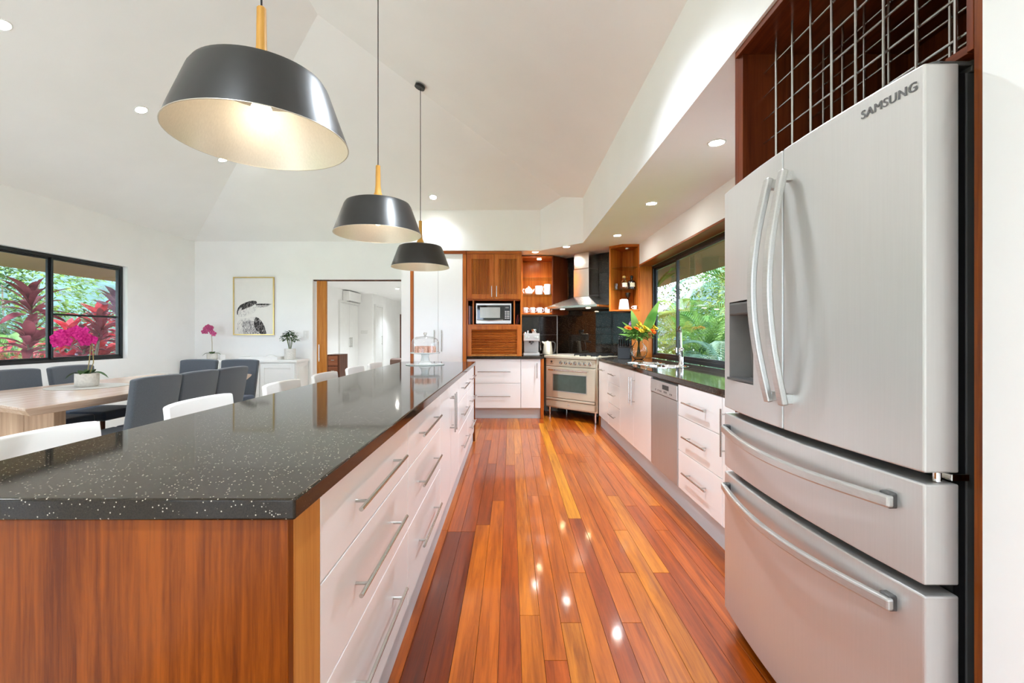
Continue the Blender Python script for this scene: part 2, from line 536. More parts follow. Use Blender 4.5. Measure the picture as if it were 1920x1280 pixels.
def dup(root, loc, rotz=None, label=None, group=None):
    def cp(o, par):
        c = o.copy()
        COL.objects.link(c)
        c.parent = par
        for ch in o.children:
            cp(ch, c)
        return c
    r = cp(root, None)
    r.location = loc
    if rotz is not None: r.rotation_euler[2] = rotz
    if label: r['label'] = label
    if group: r['group'] = group
    return r
def lamp(kind, loc, energy, color, parent, **kw):
    d = bpy.data.lights.new('lamp_light', kind)
    d.energy = energy
    d.color = color
    for k, v in kw.items():
        setattr(d, k, v)
    o = bpy.data.objects.new('lamp_light', d)
    COL.objects.link(o)
    off = LOC.get(parent.name, Vector((0, 0, 0)))
    o.location = Vector(loc) - off
    o.parent = parent
    return o
# daylight portals on the glazed openings (they emit nothing themselves)
def portal(loc, rot, sx, sy):
    d = bpy.data.lights.new('daylight_portal', 'AREA')
    d.shape = 'RECTANGLE'
    d.size, d.size_y = sx, sy
    d.cycles.is_portal = True
    o = bpy.data.objects.new('daylight_portal', d)
    COL.objects.link(o)
    o.location = loc
    o.rotation_euler = rot

# ------------------------------------------------------------------ room shell
XL, YB, YF, XR = -5.03, 7.25, -4.5, 1.70
KS = 0.359
def wall_with_hole(name, axis, pos, th, a0, a1, z0, z1, holes, mat=W_PAINT):
    """axis 'x': wall plane at x=pos spanning y a0..a1; axis 'y': plane at y=pos spanning x."""
    m = MB()
    def bx(a, b, c, d):
        if b - a < 1e-4 or d - c < 1e-4: return
        if axis == 'x': m.box(pos, a, c, pos + th, b, d)
        else: m.box(a, pos, c, b, pos + th, d)
    hs = sorted(holes)
    cur = a0
    for (h0, h1, b0, b1) in hs:
        bx(cur, h0, z0, z1)
        bx(h0, h1, z0, b0)
        bx(h0, h1, b1, z1)
        cur = h1
    bx(cur, a1, z0, z1)
    return struct(m.build(name, mat, fix=False, smooth=0))
WL0, WL1, WLB, WLT = 3.25, 5.98, 0.894, 2.097
wall_left = wall_with_hole('wall_left', 'x', XL, -0.14, YF, YB + 0.12, 0, 2.69, [(-3.5, -0.6, 0.0, 2.3), (WL0, WL1, WLB, WLT)])
DO0, DO1, DOT = -3.15, -1.56, 2.085
wall_back = wall_with_hole('wall_back', 'y', YB, 0.12, XL, 2.0, 0, 2.75, [(DO0, DO1, 0.0, DOT)])
WR0, WR1, WRB, WRT = 3.0, 6.0, 0.859, 2.125
wall_right = wall_with_hole('wall_right', 'x', XR, 0.22, 0.955, 6.32, 0, 2.4, [(WR0, WR1, WRB, WRT)])
struct(B(0.97, YF, 0, 1.92, 0.935, 2.4).build('wall_nib', W_PAINT, smooth=0))
wall_front = wall_with_hole('wall_front', 'y', YF, -0.14, XL, 1.92, 0, 2.75, [(-4.6, -1.0, 0.0, 2.3)])
struct(B(-1.56, 6.505, 0, -1.432, YB, 2.4).build('wall_pantry', W_PAINT, smooth=0))
# hip ceiling
ZE, ZA = 2.69, 2.69 + KS * 3.4
XE = XL + 6.8
aF, aN = (XL + 3.4, YB - 3.4, ZA), (XL + 3.4, YF + 3.4, ZA)
cBL, cBR, cFL, cFR = (XL, YB, ZE), (XE, YB, ZE), (XL, YF, ZE), (XE, YF, ZE)
cm = MB()
for poly in ([cBL, cFL, aN, aF], [cBR, aF, aN, cFR], [cBL, aF, cBR], [cFL, cFR, aN]):
    cm.solid(poly, (0, 0, 0.06))
struct(cm.build('ceiling', C_PAINT, smooth=0))
struct(MB().prism([(0.945, YF), (2.0, YF), (2.0, 7.37), (-1.56, 7.37), (-1.56, 6.46), (0.425, 6.46), (0.945, 5.92)], 2.4, 3.12).build('ceiling_bulkhead', C_PAINT, smooth=0))

# floor boards
floor = struct(B(XL - 0.2, YF - 0.2, -0.1, 2.1, 17.3, -0.012).build('floor', SUBF, smooth=0))
BW = 0.085
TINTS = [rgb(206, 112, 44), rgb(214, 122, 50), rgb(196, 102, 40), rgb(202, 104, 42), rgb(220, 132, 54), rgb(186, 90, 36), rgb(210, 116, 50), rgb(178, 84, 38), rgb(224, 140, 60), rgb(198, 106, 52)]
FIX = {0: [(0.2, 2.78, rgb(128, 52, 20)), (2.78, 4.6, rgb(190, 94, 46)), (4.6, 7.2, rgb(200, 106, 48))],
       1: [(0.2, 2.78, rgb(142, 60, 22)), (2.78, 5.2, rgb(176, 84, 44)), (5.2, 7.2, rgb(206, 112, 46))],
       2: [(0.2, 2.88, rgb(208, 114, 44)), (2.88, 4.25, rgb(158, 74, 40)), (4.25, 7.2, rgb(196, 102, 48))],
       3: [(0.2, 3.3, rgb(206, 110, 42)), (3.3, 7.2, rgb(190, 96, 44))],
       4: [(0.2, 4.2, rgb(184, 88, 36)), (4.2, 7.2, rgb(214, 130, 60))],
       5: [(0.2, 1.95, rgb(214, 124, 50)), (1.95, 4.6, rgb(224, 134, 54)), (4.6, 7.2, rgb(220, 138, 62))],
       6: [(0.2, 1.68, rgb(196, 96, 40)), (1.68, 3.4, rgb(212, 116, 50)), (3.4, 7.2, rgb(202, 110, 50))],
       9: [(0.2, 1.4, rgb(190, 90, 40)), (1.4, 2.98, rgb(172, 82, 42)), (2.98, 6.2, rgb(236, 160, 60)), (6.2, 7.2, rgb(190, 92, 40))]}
plank_mesh = {}
def plank(x0, y0, y1, tint):
    L = round(y1 - y0, 3)
    key = L
    if key not in plank_mesh:
        m = MB().box(0.0006, 0.001, -0.012, BW - 0.0006, L - 0.001, 0)
        o = m.build('floor_board', FLOORM, floor, bevel=0.0008, segs=1, local=True)
        plank_mesh[key] = o.data
    else:
        o = bpy.data.objects.new('floor_board', plank_mesh[key])
        COL.objects.link(o)
        o.parent = floor
    o.location = (x0, y0, 0)
    o.color = tint
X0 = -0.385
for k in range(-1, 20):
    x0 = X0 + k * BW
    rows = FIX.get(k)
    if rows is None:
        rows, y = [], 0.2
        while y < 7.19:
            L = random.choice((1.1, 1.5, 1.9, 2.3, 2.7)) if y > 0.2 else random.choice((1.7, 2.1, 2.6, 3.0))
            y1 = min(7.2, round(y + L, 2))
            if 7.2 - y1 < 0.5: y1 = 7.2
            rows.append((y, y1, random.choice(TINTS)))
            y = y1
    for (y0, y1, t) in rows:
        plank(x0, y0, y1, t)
fm, tints = MB(), []
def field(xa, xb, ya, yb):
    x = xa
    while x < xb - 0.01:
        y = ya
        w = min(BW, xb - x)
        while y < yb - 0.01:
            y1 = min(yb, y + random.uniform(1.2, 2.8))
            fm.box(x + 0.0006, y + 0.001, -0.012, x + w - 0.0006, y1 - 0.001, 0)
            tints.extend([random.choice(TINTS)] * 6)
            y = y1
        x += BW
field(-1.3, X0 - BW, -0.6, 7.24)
field(X0 - BW, 0.96, -0.6, 0.2)
tm = MB()  # added pale unseen floor, cuts the orange bounce onto walls and ceiling
tm.box(-4.5, 7.37, -0.012, -1.0, 17.0, 0.0)
fo = fm.build('floor_boards', FLOORS, floor, fix=False, smooth=0)
at = fo.data.attributes.new('tint', 'FLOAT_COLOR', 'FACE')
for i, t in enumerate(tints):
    at.data[i].color = t
fo['kind'] = 'stuff'
for i in range(12):
    for j in range(20):
        xa, ya = XL + i * 0.6, YF + j * 0.6
        xb, yb = min(xa + 0.6, 0.965), min(ya + 0.6, 7.37)
        if xa > 0.95 or ya > 7.3: continue
        for (p0, q0, p1, q1) in ([(xa, ya, xb, yb)] if yb <= -0.6 + 1e-6 else [(xa, ya, min(xb, -1.3), yb)]):
            if p1 - p0 > 0.02:
                tm.box(p0 + 0.001, q0 + 0.001, -0.012, p1 - 0.001, q1 - 0.001, 0)
to_ = tm.build('bounce_floor_tiles', TILEF, floor, fix=False, smooth=0)
to_['kind'] = 'stuff'
to_['label'] = 'added pale tiles of the dining area, out of view'

# ------------------------------------------------------------------ windows
def frame_x(m, x0, x1, y0, y1, z0, z1, w):
    m.box(x0, y0, z0, x1, y0 + w, z1).box(x0, y1 - w, z0, x1, y1, z1).box(x0, y0 + w, z0, x1, y1 - w, z0 + w).box(x0, y0 + w, z1 - w, x1, y1 - w, z1)
    return m
w1 = sempty('window_1', (XL - 0.09, 4.6, WLB))
frame_x(MB(), XL - 0.13, XL - 0.06, WL0, WL1, WLB, WLT, 0.036).build('window_frame', BLACKF, w1, bevel=0.004)
for i, (a, b) in enumerate(((WL0 + 0.036, 4.16), (4.16, 5.06), (5.06, WL1 - 0.036))):
    xo = XL - 0.105 if i != 2 else XL - 0.085
    sash = frame_x(MB(), xo - 0.014, xo + 0.014, a, b, WLB + 0.036, WLT - 0.036, 0.022)
    if i == 2:
        sash.box(xo - 0.01, a + 0.03, 1.42, xo + 0.01, b - 0.03, 1.444)
    so = sash.build('sash', BLACKF, w1, bevel=0.003)
    B(xo - 0.002, a + 0.02, WLB + 0.055, xo + 0.002, b - 0.02, WLT - 0.055).build('pane', GLASS, so, smooth=0)
w2 = sempty('window_2', (1.89, 4.5, WRB))
XW = 1.865
frame_x(MB(), XW, XW + 0.05, WR0, WR1 - 0.012, 0.905, WRT - 0.02, 0.04).build('window_frame', BLACKF, w2, bevel=0.004)
for i, (a, b) in enumerate(((WR0 + 0.05, 5.14), (5.14, WR1 - 0.06))):
    xo = XW + 0.015 + 0.022 * i
    so = frame_x(MB(), xo - 0.012, xo + 0.012, a, b, 0.945, WRT - 0.06, 0.028).build('sash', BLACKF, w2, bevel=0.003)
    B(xo - 0.002, a + 0.02, 0.965, xo + 0.002, b - 0.02, WRT - 0.08).build('pane', GLASS, so, smooth=0)
B(XW - 0.014, 5.09, 1.0, XW + 0.002, 5.12, 1.06).build('sash_latch', NICKEL, w2, bevel=0.003)
# timber lining of the kitchen window recess
tl = sempty('trim_1', (1.78, 4.5, 2.1))
B(XR - 0.012, WR0, WRT - 0.02, XW - 0.001, WR1 - 0.02, WRT).build('head_lining', CABY, tl, bevel=0.002)
MB().box(XR, WR1 - 0.02, 0.902, XW - 0.001, WR1, WRT - 0.02).build('jamb_lining', CAB, tl, bevel=0.002)
B(1.60, 5.975, 0.902, XR, 5.998, 1.515).build('jamb_panel', CAB, tl, bevel=0.002)
# added unseen glazed doors behind the viewer, let fill daylight into the room
w3 = sempty('added_glazing_left', (XL - 0.08, -0.85, 0))
w4 = sempty('added_glazing_rear', (-2.1, YF - 0.08, 0))
for i in range(3):
    a = -3.5 + i * 2.9 / 3
    so = frame_x(MB(), XL - 0.11, XL - 0.06, a, a + 2.9 / 3, 0.0, 2.3, 0.06).build('sash', BLACKF, w3, bevel=0.003)
    B(XL - 0.087, a + 0.05, 0.05, XL - 0.083, a + 2.9 / 3 - 0.05, 2.25).build('pane', GLASS, so, smooth=0)
    a = -4.6 + i * 3.6 / 3
    m = MB()
    b = a + 3.6 / 3
    for q in ((a, 0.0, a + 0.06, 2.3), (b - 0.06, 0.0, b, 2.3), (a + 0.06, 0.0, b - 0.06, 0.06), (a + 0.06, 2.24, b - 0.06, 2.3)):
        m.box(q[0], YF - 0.11, q[1], q[2], YF - 0.06, q[3])
    so = m.build('sash', BLACKF, w4, bevel=0.003)
    B(a + 0.05, YF - 0.087, 0.05, b - 0.05, YF - 0.083, 2.25).build('pane', GLASS, so, smooth=0)

# ------------------------------------------------------------------ doorway and hall beyond
d1 = sempty('door_1', (-3.0, 7.3, 0))
dl = B(-3.10, 7.285, 0.01, -2.945, 7.325, DOT - 0.02).build('door_leaf', DOORW, d1, bevel=0.002)
MB().cyl((-3.055, 7.262, 0.78), (-3.055, 7.262, 1.05), 0.008).cyl((-3.055, 7.262, 0.82), (-3.055, 7.287, 0.82), 0.006).cyl((-3.055, 7.262, 1.01), (-3.055, 7.287, 1.01), 0.006).build('door_handle', CERAM, dl)
B(DO0, 7.28, DOT - 0.02, DO1, 7.345, DOT).build('door_head', DKWOOD, d1, bevel=0.002)
HX = -4.5
struct(MB().box(HX - 0.1, 7.37, 0, HX, 13.4, 2.42).build('wall_hall', W_PAINT, smooth=0))
struct(B(HX - 0.1, 13.4, 0, -4.06, 13.5, 2.42).build('wall_hall_step', W_PAINT, smooth=0))
struct(B(-4.16, 13.5, 0, -4.06, 17.1, 2.42).build('wall_hall_far', W_PAINT, smooth=0))
struct(B(-4.06, 17.0, 0, -1.0, 17.1, 2.42).build('wall_hall_end', W_PAINT, smooth=0))
struct(B(-1.0, 7.37, 0, -0.9, 17.1, 2.42).build('wall_hall_right', W_PAINT, smooth=0))
struct(B(HX - 0.1, 7.37, 2.42, -0.9, 17.1, 2.5).build('ceiling_hall', C_PAINT, smooth=0))
d2 = sempty('door_2', (HX, 12.65, 0))
for k, (a, b) in enumerate(((11.98, 12.66), (12.67, 13.35))):
    dd = B(HX + 0.002, a, 0.02, HX + 0.03, b, 2.06).build('door_leaf', WHITEF, d2, bevel=0.003)
    yh = 12.6 if k == 0 else 12.73
    MB().cyl((HX + 0.07, yh, 0.86), (HX + 0.07, yh, 1.14), 0.009).cyl((HX + 0.03, yh, 0.89), (HX + 0.07, yh, 0.89), 0.007).cyl((HX + 0.03, yh, 1.11), (HX + 0.07, yh, 1.11), 0.007).build('door_handle', NICKEL, dd)
MB().box(HX, 11.9, 0, HX + 0.05, 11.97, 2.12).box(HX, 11.97, 2.065, HX + 0.05, 13.36, 2.12).build('door_frame', WHITEF, d2, bevel=0.003)
d3 = sempty('door_3', (-4.06, 13.9, 0))
dd = B(-4.058, 13.62, 0.02, -4.03, 14.3, 2.06).build('door_leaf', WHITEF, d3, bevel=0.003)
MB().cyl((-4.0, 14.22, 0.9), (-4.0, 14.22, 1.18), 0.009).cyl((-4.03, 14.22, 0.93), (-4.0, 14.22, 0.93), 0.007).cyl((-4.03, 14.22, 1.15), (-4.0, 14.22, 1.15), 0.007).build('door_handle', NICKEL, dd)
MB().box(-4.06, 13.54, 0, -4.01, 13.61, 2.12).box(-4.06, 13.61, 2.065, -4.01, 14.31, 2.12).box(-4.06, 14.31, 0, -4.01, 14.38, 2.12).build('door_frame', WHITEF, d3, bevel=0.003)

# kitchen corner wall behind the stove (rotated 45 degrees) with its granite tiles
SC, SR = (0.829, 6.406, 0.0), -PI / 4
WY = (8.0 - 7.235) / math.sqrt(2)
wc = struct(B(-0.665, WY, 0, 0.70, WY + 0.06, 2.4).build('wall_corner', CHARC, smooth=0, loc=SC, rotz=SR))
tile = None
def place_tiles(parent, xs, zs, y, th=0.008):
    cache = {}
    for i in range(len(xs) - 1):
        for j in range(len(zs) - 1):
            w, h = round(xs[i + 1] - xs[i], 3), round(zs[j + 1] - zs[j], 3)
            if (w, h) not in cache:
                o = MB().box(0.001, -th, 0.001, w - 0.001, 0, h - 0.001).build('wall_tile', GRANT, parent, bevel=0.001, segs=1, local=True)
                cache[(w, h)] = o.data
            else:
                o = bpy.data.objects.new('wall_tile', cache[(w, h)])
                COL.objects.link(o)
                o.parent = parent
            o.location = (xs[i], y + random.uniform(-0.0004, 0.0004), zs[j])
place_tiles(wc, [-0.64, -0.37, -0.10, 0.17, 0.44, 0.685], [0.91, 1.21, 1.51, 1.81, 2.11, 2.395], WY - 0.001)
place_tiles(wall_back, [0.165, 0.46, 0.74], [0.905, 1.205, 1.505], YB - 0.001)
# ------------------------------------------------------------------ cabinet helpers
def bar_handle(parent, p0, p1, out, r=0.006, inset=0.06):
    """bar between p0 and p1 (on the front plane), standing off by vector out."""
    p0, p1, out = Vector(p0), Vector(p1), Vector(out)
    d = (p1 - p0).normalized()
    m = MB().cyl(p0 + out, p1 + out, r, n=10)
    for q in (p0 + d * inset, p1 - d * inset):
        m.cyl(q, q + out, r * 0.75, n=8)
    return m.build('handle', NICKEL, parent)
def run_cabinet(name, label, side, y0, y1, kind, xf, xb, z0=0.11, z1=0.858, splits=(0.419, 0.659), hl=0.5, cat='cabinet', group=None, handle_y=None, carc=None):
    """base cabinet along the Y axis; side +1 fronts face +X (island), -1 fronts face -X (right run)."""
    t = thing(name, label, cat, ((xf + xb) / 2, (y0 + y1) / 2, 0), group=group)
    ft = 0.018 * side
    B(xf - ft, y0 + 0.001, z0, xb, y1 - 0.001, carc or z1).build('carcass', CARC, t, smooth=0)
    out = (0.034 * side, 0, 0)
    g = 0.002
    if kind == 'drawers':
        zs = [z0] + list(splits) + [z1]
        for a, b in zip(zs[:-1], zs[1:]):
            f = B(xf - ft, y0 + g, a + g, xf, y1 - g, b - g).build('drawer_front', GLOSSW, t, bevel=0.002)
            c = (y0 + y1) / 2
            zc = (a + b) / 2 + (0.01 if b - a > 0.25 else 0)
            L = min(hl, (y1 - y0) * 0.66) / 2
            bar_handle(f, (xf, c - L, zc), (xf, c + L, zc), out)
    else:
        n = 2 if kind == 'doors' else 1
        for i in range(n):
            a, b = y0 + (y1 - y0) * i / n, y0 + (y1 - y0) * (i + 1) / n
            f = B(xf - ft, a + g, z0 + g, xf, b - g, z1 - g).build('door', GLOSSW, t, bevel=0.002)
            if kind == 'top_handle':
                c = (a + b) / 2
                bar_handle(f, (xf, c - 0.15, 0.76), (xf, c + 0.15, 0.76), out)
                continue
            yh = (b - 0.045 if i == 0 else a + 0.045) if n == 2 else (handle_y if handle_y else a + 0.05)
            bar_handle(f, (xf, yh, 0.54), (xf, yh, 0.80), out, inset=0.03)
    return t

# ------------------------------------------------------------------ island
IX = -0.412
EDG = [0.987, 1.83, 2.67, 3.62, 4.38, 5.14]
LAB = ['white gloss three-drawer island cabinet nearest the timber end panel', 'white gloss three-drawer island cabinet beside the two-door cabinet, nearer the viewer',
       'white gloss two-door island cabinet with upright bar handles', 'white gloss three-drawer island cabinet just beyond the two-door cabinet', 'white gloss three-drawer cabinet at the far end of the island']
for i in range(5):
    run_cabinet('island_door_cabinet' if i == 2 else 'island_drawer_cabinet', LAB[i], 1, EDG[i], EDG[i + 1], 'doors' if i == 2 else 'drawers', IX, -1.0, hl=0.51, group='island base cabinets')
t = thing('island_end_panel', 'tall reddish timber end panel of the island facing the viewer', 'end panel', (-0.76, 0.9, 0))
B(-1.16, 0.845, 0.0, -0.4125, 0.866, 0.8575).build('front_veneer', JARRAH, t, bevel=0.001, segs=1)
B(-0.5, 0.8665, 0.0, IX, 0.9855, 0.8575).build('return_strip', JARRAHL, t, bevel=0.001, segs=1)['label'] = 'lighter golden return strip'
B(-1.16, 0.8665, 0.0, -1.14, 0.9855, 0.8575).build('back_strip', JARRAH, t, bevel=0.001)
tag(B(-1.045, 0.987, 0.0, -1.0015, 5.14, 0.858).build('island_back_panel', JARRAH, bevel=0.001), 'long timber back panel of the island behind the white stools', 'panel')
tag(B(-1.16, 5.142, 0.0, -0.40, 5.165, 0.858).build('island_far_panel', JARRAH, bevel=0.001), 'timber end panel at the far end of the island', 'end panel')
struct(B(-0.95, 0.99, 0.0, -0.424, 5.139, 0.108).build('baseboard_island', KICK, smooth=0))
tag(B(-1.224, 0.834, 0.86, -0.395, 5.17, 0.90).build('island_worktop', GRAN, bevel=0.005, segs=3), 'long black speckled granite worktop on the island', 'worktop')

# ------------------------------------------------------------------ right-hand run under the window
RX = 1.175
RU = [('corner_cabinet', 'narrow white cabinet right beside the oven', 5.47, 6.04, 'top_handle'), ('right_drawer_cabinet', 'white three-drawer cabinet between the oven corner and the sink doors', 4.89, 5.47, 'drawers'),
      ('sink_cabinet', 'white two-door cabinet under the sink', 3.80, 4.89, 'doors'), ('right_drawer_cabinet', 'white three-drawer cabinet between dishwasher and refrigerator', 2.525, 3.188, 'drawers'),
      ('right_door_cabinet', 'white door cabinet mostly hidden by the refrigerator', 1.99, 2.525, 'door')]
for n, l, a, b, k in RU:
    run_cabinet(n, l, -1, a, b, k, RX, 1.69, z0=0.137, hl=0.3 if a > 4 else 0.36, splits=(0.40, 0.64), group='right-hand base cabinets', handle_y=2.47, carc=0.7 if 3.5 < a < 5 else None)
BOWLS = ((1.43, 4.83, 0.19, 'round stainless sink bowl nearer the oven'), (1.49, 4.36, 0.205, 'round stainless sink bowl beside the mixer tap'))
rw = MB().prism([(1.17, 1.97), (1.695, 1.97), (1.695, 3.005), (1.863, 3.005), (1.863, 5.972), (1.69, 5.972), (1.69, 6.29), (1.545, 6.435), (1.18, 6.07), (1.17, 6.04)], 0.86, 0.90).build('right_worktop', GRAN, bevel=0.004, segs=2)
tag(rw, 'black granite worktop running under the kitchen window', 'worktop')
for (x, y, r, l) in BOWLS:
    cut = MB().lathe([(r, 0.8), (r, 0.95)], (x, y, 0), 40).build('cutter', GRAN, smooth=0)
    md = rw.modifiers.new('bowl_cut', 'BOOLEAN')
    md.object = cut
    md.solver = 'EXACT'
    bpy.context.view_layer.update()
    me = bpy.data.meshes.new_from_object(rw.evaluated_get(bpy.context.evaluated_depsgraph_get()))
    rw.modifiers.clear()
    rw.data = me
    bpy.data.objects.remove(cut)
struct(B(1.196, 1.99, 0.0, 1.22, 6.02, 0.136).build('baseboard_right', KICK, smooth=0))
tag(MB().prism([(1.175, 6.042), (1.20, 6.042), (1.215, 6.07), (1.185, 6.07)], 0.0, 0.857).build('oven_side_panel', CAB), 'slim upright timber filler on the right of the oven', 'filler panel')
# dishwasher
t = thing('dishwasher', 'stainless steel built-in dishwasher under the black worktop', 'dishwasher', (1.45, 3.495, 0))
B(1.195, 3.195, 0.14, 1.68, 3.795, 0.85).build('body', CHARC, t, smooth=0)
B(1.172, 3.195, 0.137, 1.194, 3.795, 0.735).build('door', STEELZ, t, bevel=0.003)
cp = B(1.168, 3.195, 0.738, 1.194, 3.795, 0.842).build('control_panel', STEEL, t, bevel=0.003)
B(1.1672, 3.36, 0.785, 1.169, 3.50, 0.82).build('display', DARKM, cp)
B(1.1672, 3.40, 0.76, 1.169, 3.47, 0.775).build('badge', MIDG, cp)
for y in (3.30, 3.33, 3.53, 3.56, 3.60, 3.66):
    MB().cyl((1.169, y, 0.765), (1.166, y, 0.765), 0.007, n=10).build('button', MIDG, cp)
# sink bowls and tap
for (x, y, r, l) in BOWLS:
    t = thing('sink_bowl', l, 'sink', (x, y, 0.90), group='pair of round sink bowls')
    MB().lathe([(r + 0.02, 0.9003), (r + 0.02, 0.9035), (r - 0.002, 0.905), (r - 0.006, 0.898), (r - 0.008, 0.80), (r - 0.03, 0.765), (0.03, 0.757), (0.03, 0.754), (r - 0.028, 0.762), (r - 0.004, 0.80), (r - 0.003, 0.8995)], (x, y, 0), 40, close=True).build('bowl', CHROME, t)
    MB().lathe([(0.04, 0.754), (0.04, 0.760), (0.012, 0.762), (0.01, 0.7595)], (x, y, 0), 20).build('drain', NICKEL, t)
t = thing('mixer_tap', 'tall chrome mixer tap at the kitchen window', 'tap', (1.69, 4.5, 0.90))
MB().lathe([(0.032, 0.9005), (0.032, 0.915), (0.024, 0.93), (0.022, 1.02), (0.026, 1.03), (0.026, 1.06), (0.014, 1.075)], (1.69, 4.5, 0), 20).build('tap_body', CHROME, t)
MB().tube([(1.69, 4.5, 1.07), (1.69, 4.5, 1.23), (1.675, 4.475, 1.27), (1.645, 4.42, 1.275), (1.61, 4.36, 1.245)], [0.013, 0.013, 0.013, 0.014, 0.017], 12).build('spout', CHROME, t)
MB().tube([(1.69, 4.475, 1.045), (1.68, 4.43, 1.055), (1.675, 4.39, 1.075)], [0.008, 0.006, 0.005], 8).build('lever', CHROME, t)

# ------------------------------------------------------------------ back run
t = thing('back_drawer_cabinet', 'white two-drawer cabinet below the timber appliance tower', 'cabinet', (-0.24, 6.8, 0))
YD = 6.53
B(-0.628, YD + 0.018, 0.151, 0.149, 7.2, 0.857).build('carcass', CARC, t, smooth=0)
for a, b, hz in ((0.511, 0.855, 0.677), (0.153, 0.507, 0.325)):
    f = B(-0.626, YD, a, 0.147, YD + 0.018, b).build('drawer_front', GLOSSW, t, bevel=0.002)
    bar_handle(f, (-0.47, YD, hz), (0.0, YD, hz), (0, -0.034, 0))
t = thing('back_door_cabinet', 'white single-door cabinet left of the oven', 'cabinet', (0.29, 6.8, 0))
B(0.151, YD + 0.018, 0.151, 0.432, 7.0, 0.857).build('carcass', CARC, t, smooth=0)
f = B(0.152, YD, 0.153, 0.431, YD + 0.018, 0.855).build('door', GLOSSW, t, bevel=0.002)
bar_handle(f, (0.38, YD, 0.585), (0.38, YD, 0.80), (0, -0.034, 0), inset=0.03)
struct(B(-0.628, 6.58, 0, 0.432, 6.60, 0.15).build('baseboard_back', KICKX, smooth=0))
tag(MB().prism([(0.434, 6.525), (0.478, 6.525), (0.478, 6.70), (0.434, 6.70)], 0.0, 0.857).build('oven_side_panel', CAB, bevel=0.001), 'upright timber filler panel on the left of the oven', 'filler panel')
tag(MB().prism([(-0.628, 6.50), (0.465, 6.50), (0.47, 6.69), (0.865, 7.10), (0.74, 7.225), (-0.628, 7.235)], 0.858, 0.895).build('back_worktop', GRAN, bevel=0.003), 'short black granite worktop under the roller cupboard and coffee machine', 'worktop')

# pantry
t = thing('pantry', 'tall white gloss two-door pantry with timber edges', 'pantry', (-1.03, 6.85, 0))
B(-1.385, 6.53, 0.1, -0.682, 7.24, 2.36).build('carcass', CARC, t, smooth=0)
for x0, x1, hx in ((-1.383, -1.033, -1.085), (-1.031, -0.684, -0.982)):
    f = B(x0, 6.508, 0.12, x1, 6.528, 2.36).build('door', GLOSSW, t, bevel=0.002)
    bar_handle(f, (hx, 6.508, 0.965), (hx, 6.508, 1.27), (0, -0.034, 0), inset=0.03)
B(-1.430, 6.50, 0.0, -1.387, 7.24, 2.36).build('side_panel', CAB, t, bevel=0.001)
B(-0.680, 6.50, 0.0, -0.632, 7.24, 2.36).build('side_panel', CAB, t, bevel=0.001)
B(-1.430, 6.49, 2.362, -0.632, 7.24, 2.399).build('top_rail', CABX, t, bevel=0.001)

# timber appliance tower
t = thing('appliance_tower', 'orange timber tower with slatted doors, microwave niche and roller shutter', 'cabinet', (-0.24, 6.85, 0.895))
XA, XB_, YT = -0.628, 0.163, 6.53
B(XA, YT, 0.897, XA + 0.02, 7.235, 2.38).build('side_panel', CAB, t, bevel=0.001)
B(XB_ - 0.02, YT - 0.01, 0.897, XB_, 7.235, 2.38).build('side_panel', CAB, t, bevel=0.001)
B(XA, YT - 0.02, 2.362, XB_, 7.235, 2.398).build('top_rail', CABX, t, bevel=0.001)
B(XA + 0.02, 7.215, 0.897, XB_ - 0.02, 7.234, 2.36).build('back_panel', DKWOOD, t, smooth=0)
B(XA + 0.02, YT, 1.695, XB_ - 0.02, 7.21, 1.713).build('shelf', CABX, t, bevel=0.001)
B(XA + 0.02, YT, 1.335, XB_ - 0.02, 7.21, 1.353).build('shelf', CABX, t, bevel=0.001)
for x in (-0.543, 0.047):
    B(x, YT, 1.354, x + 0.018, 7.1, 1.694).build('divider', CAB, t, bevel=0.001)
# slatted doors
for (a, b, hx) in ((XA + 0.005, -0.2345, -0.268), (-0.2315, XB_ - 0.005, -0.198)):
    z0, z1, fw = 1.715, 2.358, 0.07
    d = MB().box(a, YT - 0.02, z0, a + fw, YT, z1).box(b - fw, YT - 0.02, z0, b, YT, z1).box(a + fw, YT - 0.02, z0, b - fw, YT, z0 + fw).box(a + fw, YT - 0.02, z1 - fw, b - fw, YT, z1).build('door', CAB, t, bevel=0.001)
    sl = MB()
    n = 11
    for k in range(n):
        x = a + fw + (b - a - 2 * fw) * (k + 0.5) / n
        w = (b - a - 2 * fw) / n
        sl.cyl((x, YT - 0.006, z0 + fw), (x, YT - 0.006, z1 - fw), w * 0.37, n=8)
    o = sl.build('slats', CAB, d)
    o['kind'] = 'stuff'
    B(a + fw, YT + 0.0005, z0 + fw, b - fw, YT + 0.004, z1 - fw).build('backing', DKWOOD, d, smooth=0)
    bar_handle(d, (hx, YT - 0.02, 1.745), (hx, YT - 0.02, 1.90), (0, -0.028, 0), inset=0.02)
# roller shutter
fw = 0.05
rs = MB().box(XA + 0.02, YT - 0.012, 0.897, XA + 0.02 + fw, YT + 0.01, 1.334).box(XB_ - 0.02 - fw, YT - 0.012, 0.897, XB_ - 0.02, YT + 0.01, 1.334).box(XA + 0.02 + fw, YT - 0.012, 1.28, XB_ - 0.02 - fw, YT + 0.01, 1.334).build('shutter_frame', CAB, t, bevel=0.001)
sl = MB()
n = 15
for k in range(n):
    z = 0.925 + (1.278 - 0.925) * (k + 0.5) / n
    sl.cyl((XA + 0.07, YT + 0.008, z), (XB_ - 0.07, YT + 0.008, z), 0.0088, n=8)
o = sl.build('roller_slats', CABX, rs)
o['kind'] = 'stuff'
B(XA + 0.07, YT - 0.008, 0.898, XB_ - 0.07, YT + 0.012, 0.924).build('shutter_rail', JARRAHL, rs, bevel=0.002)
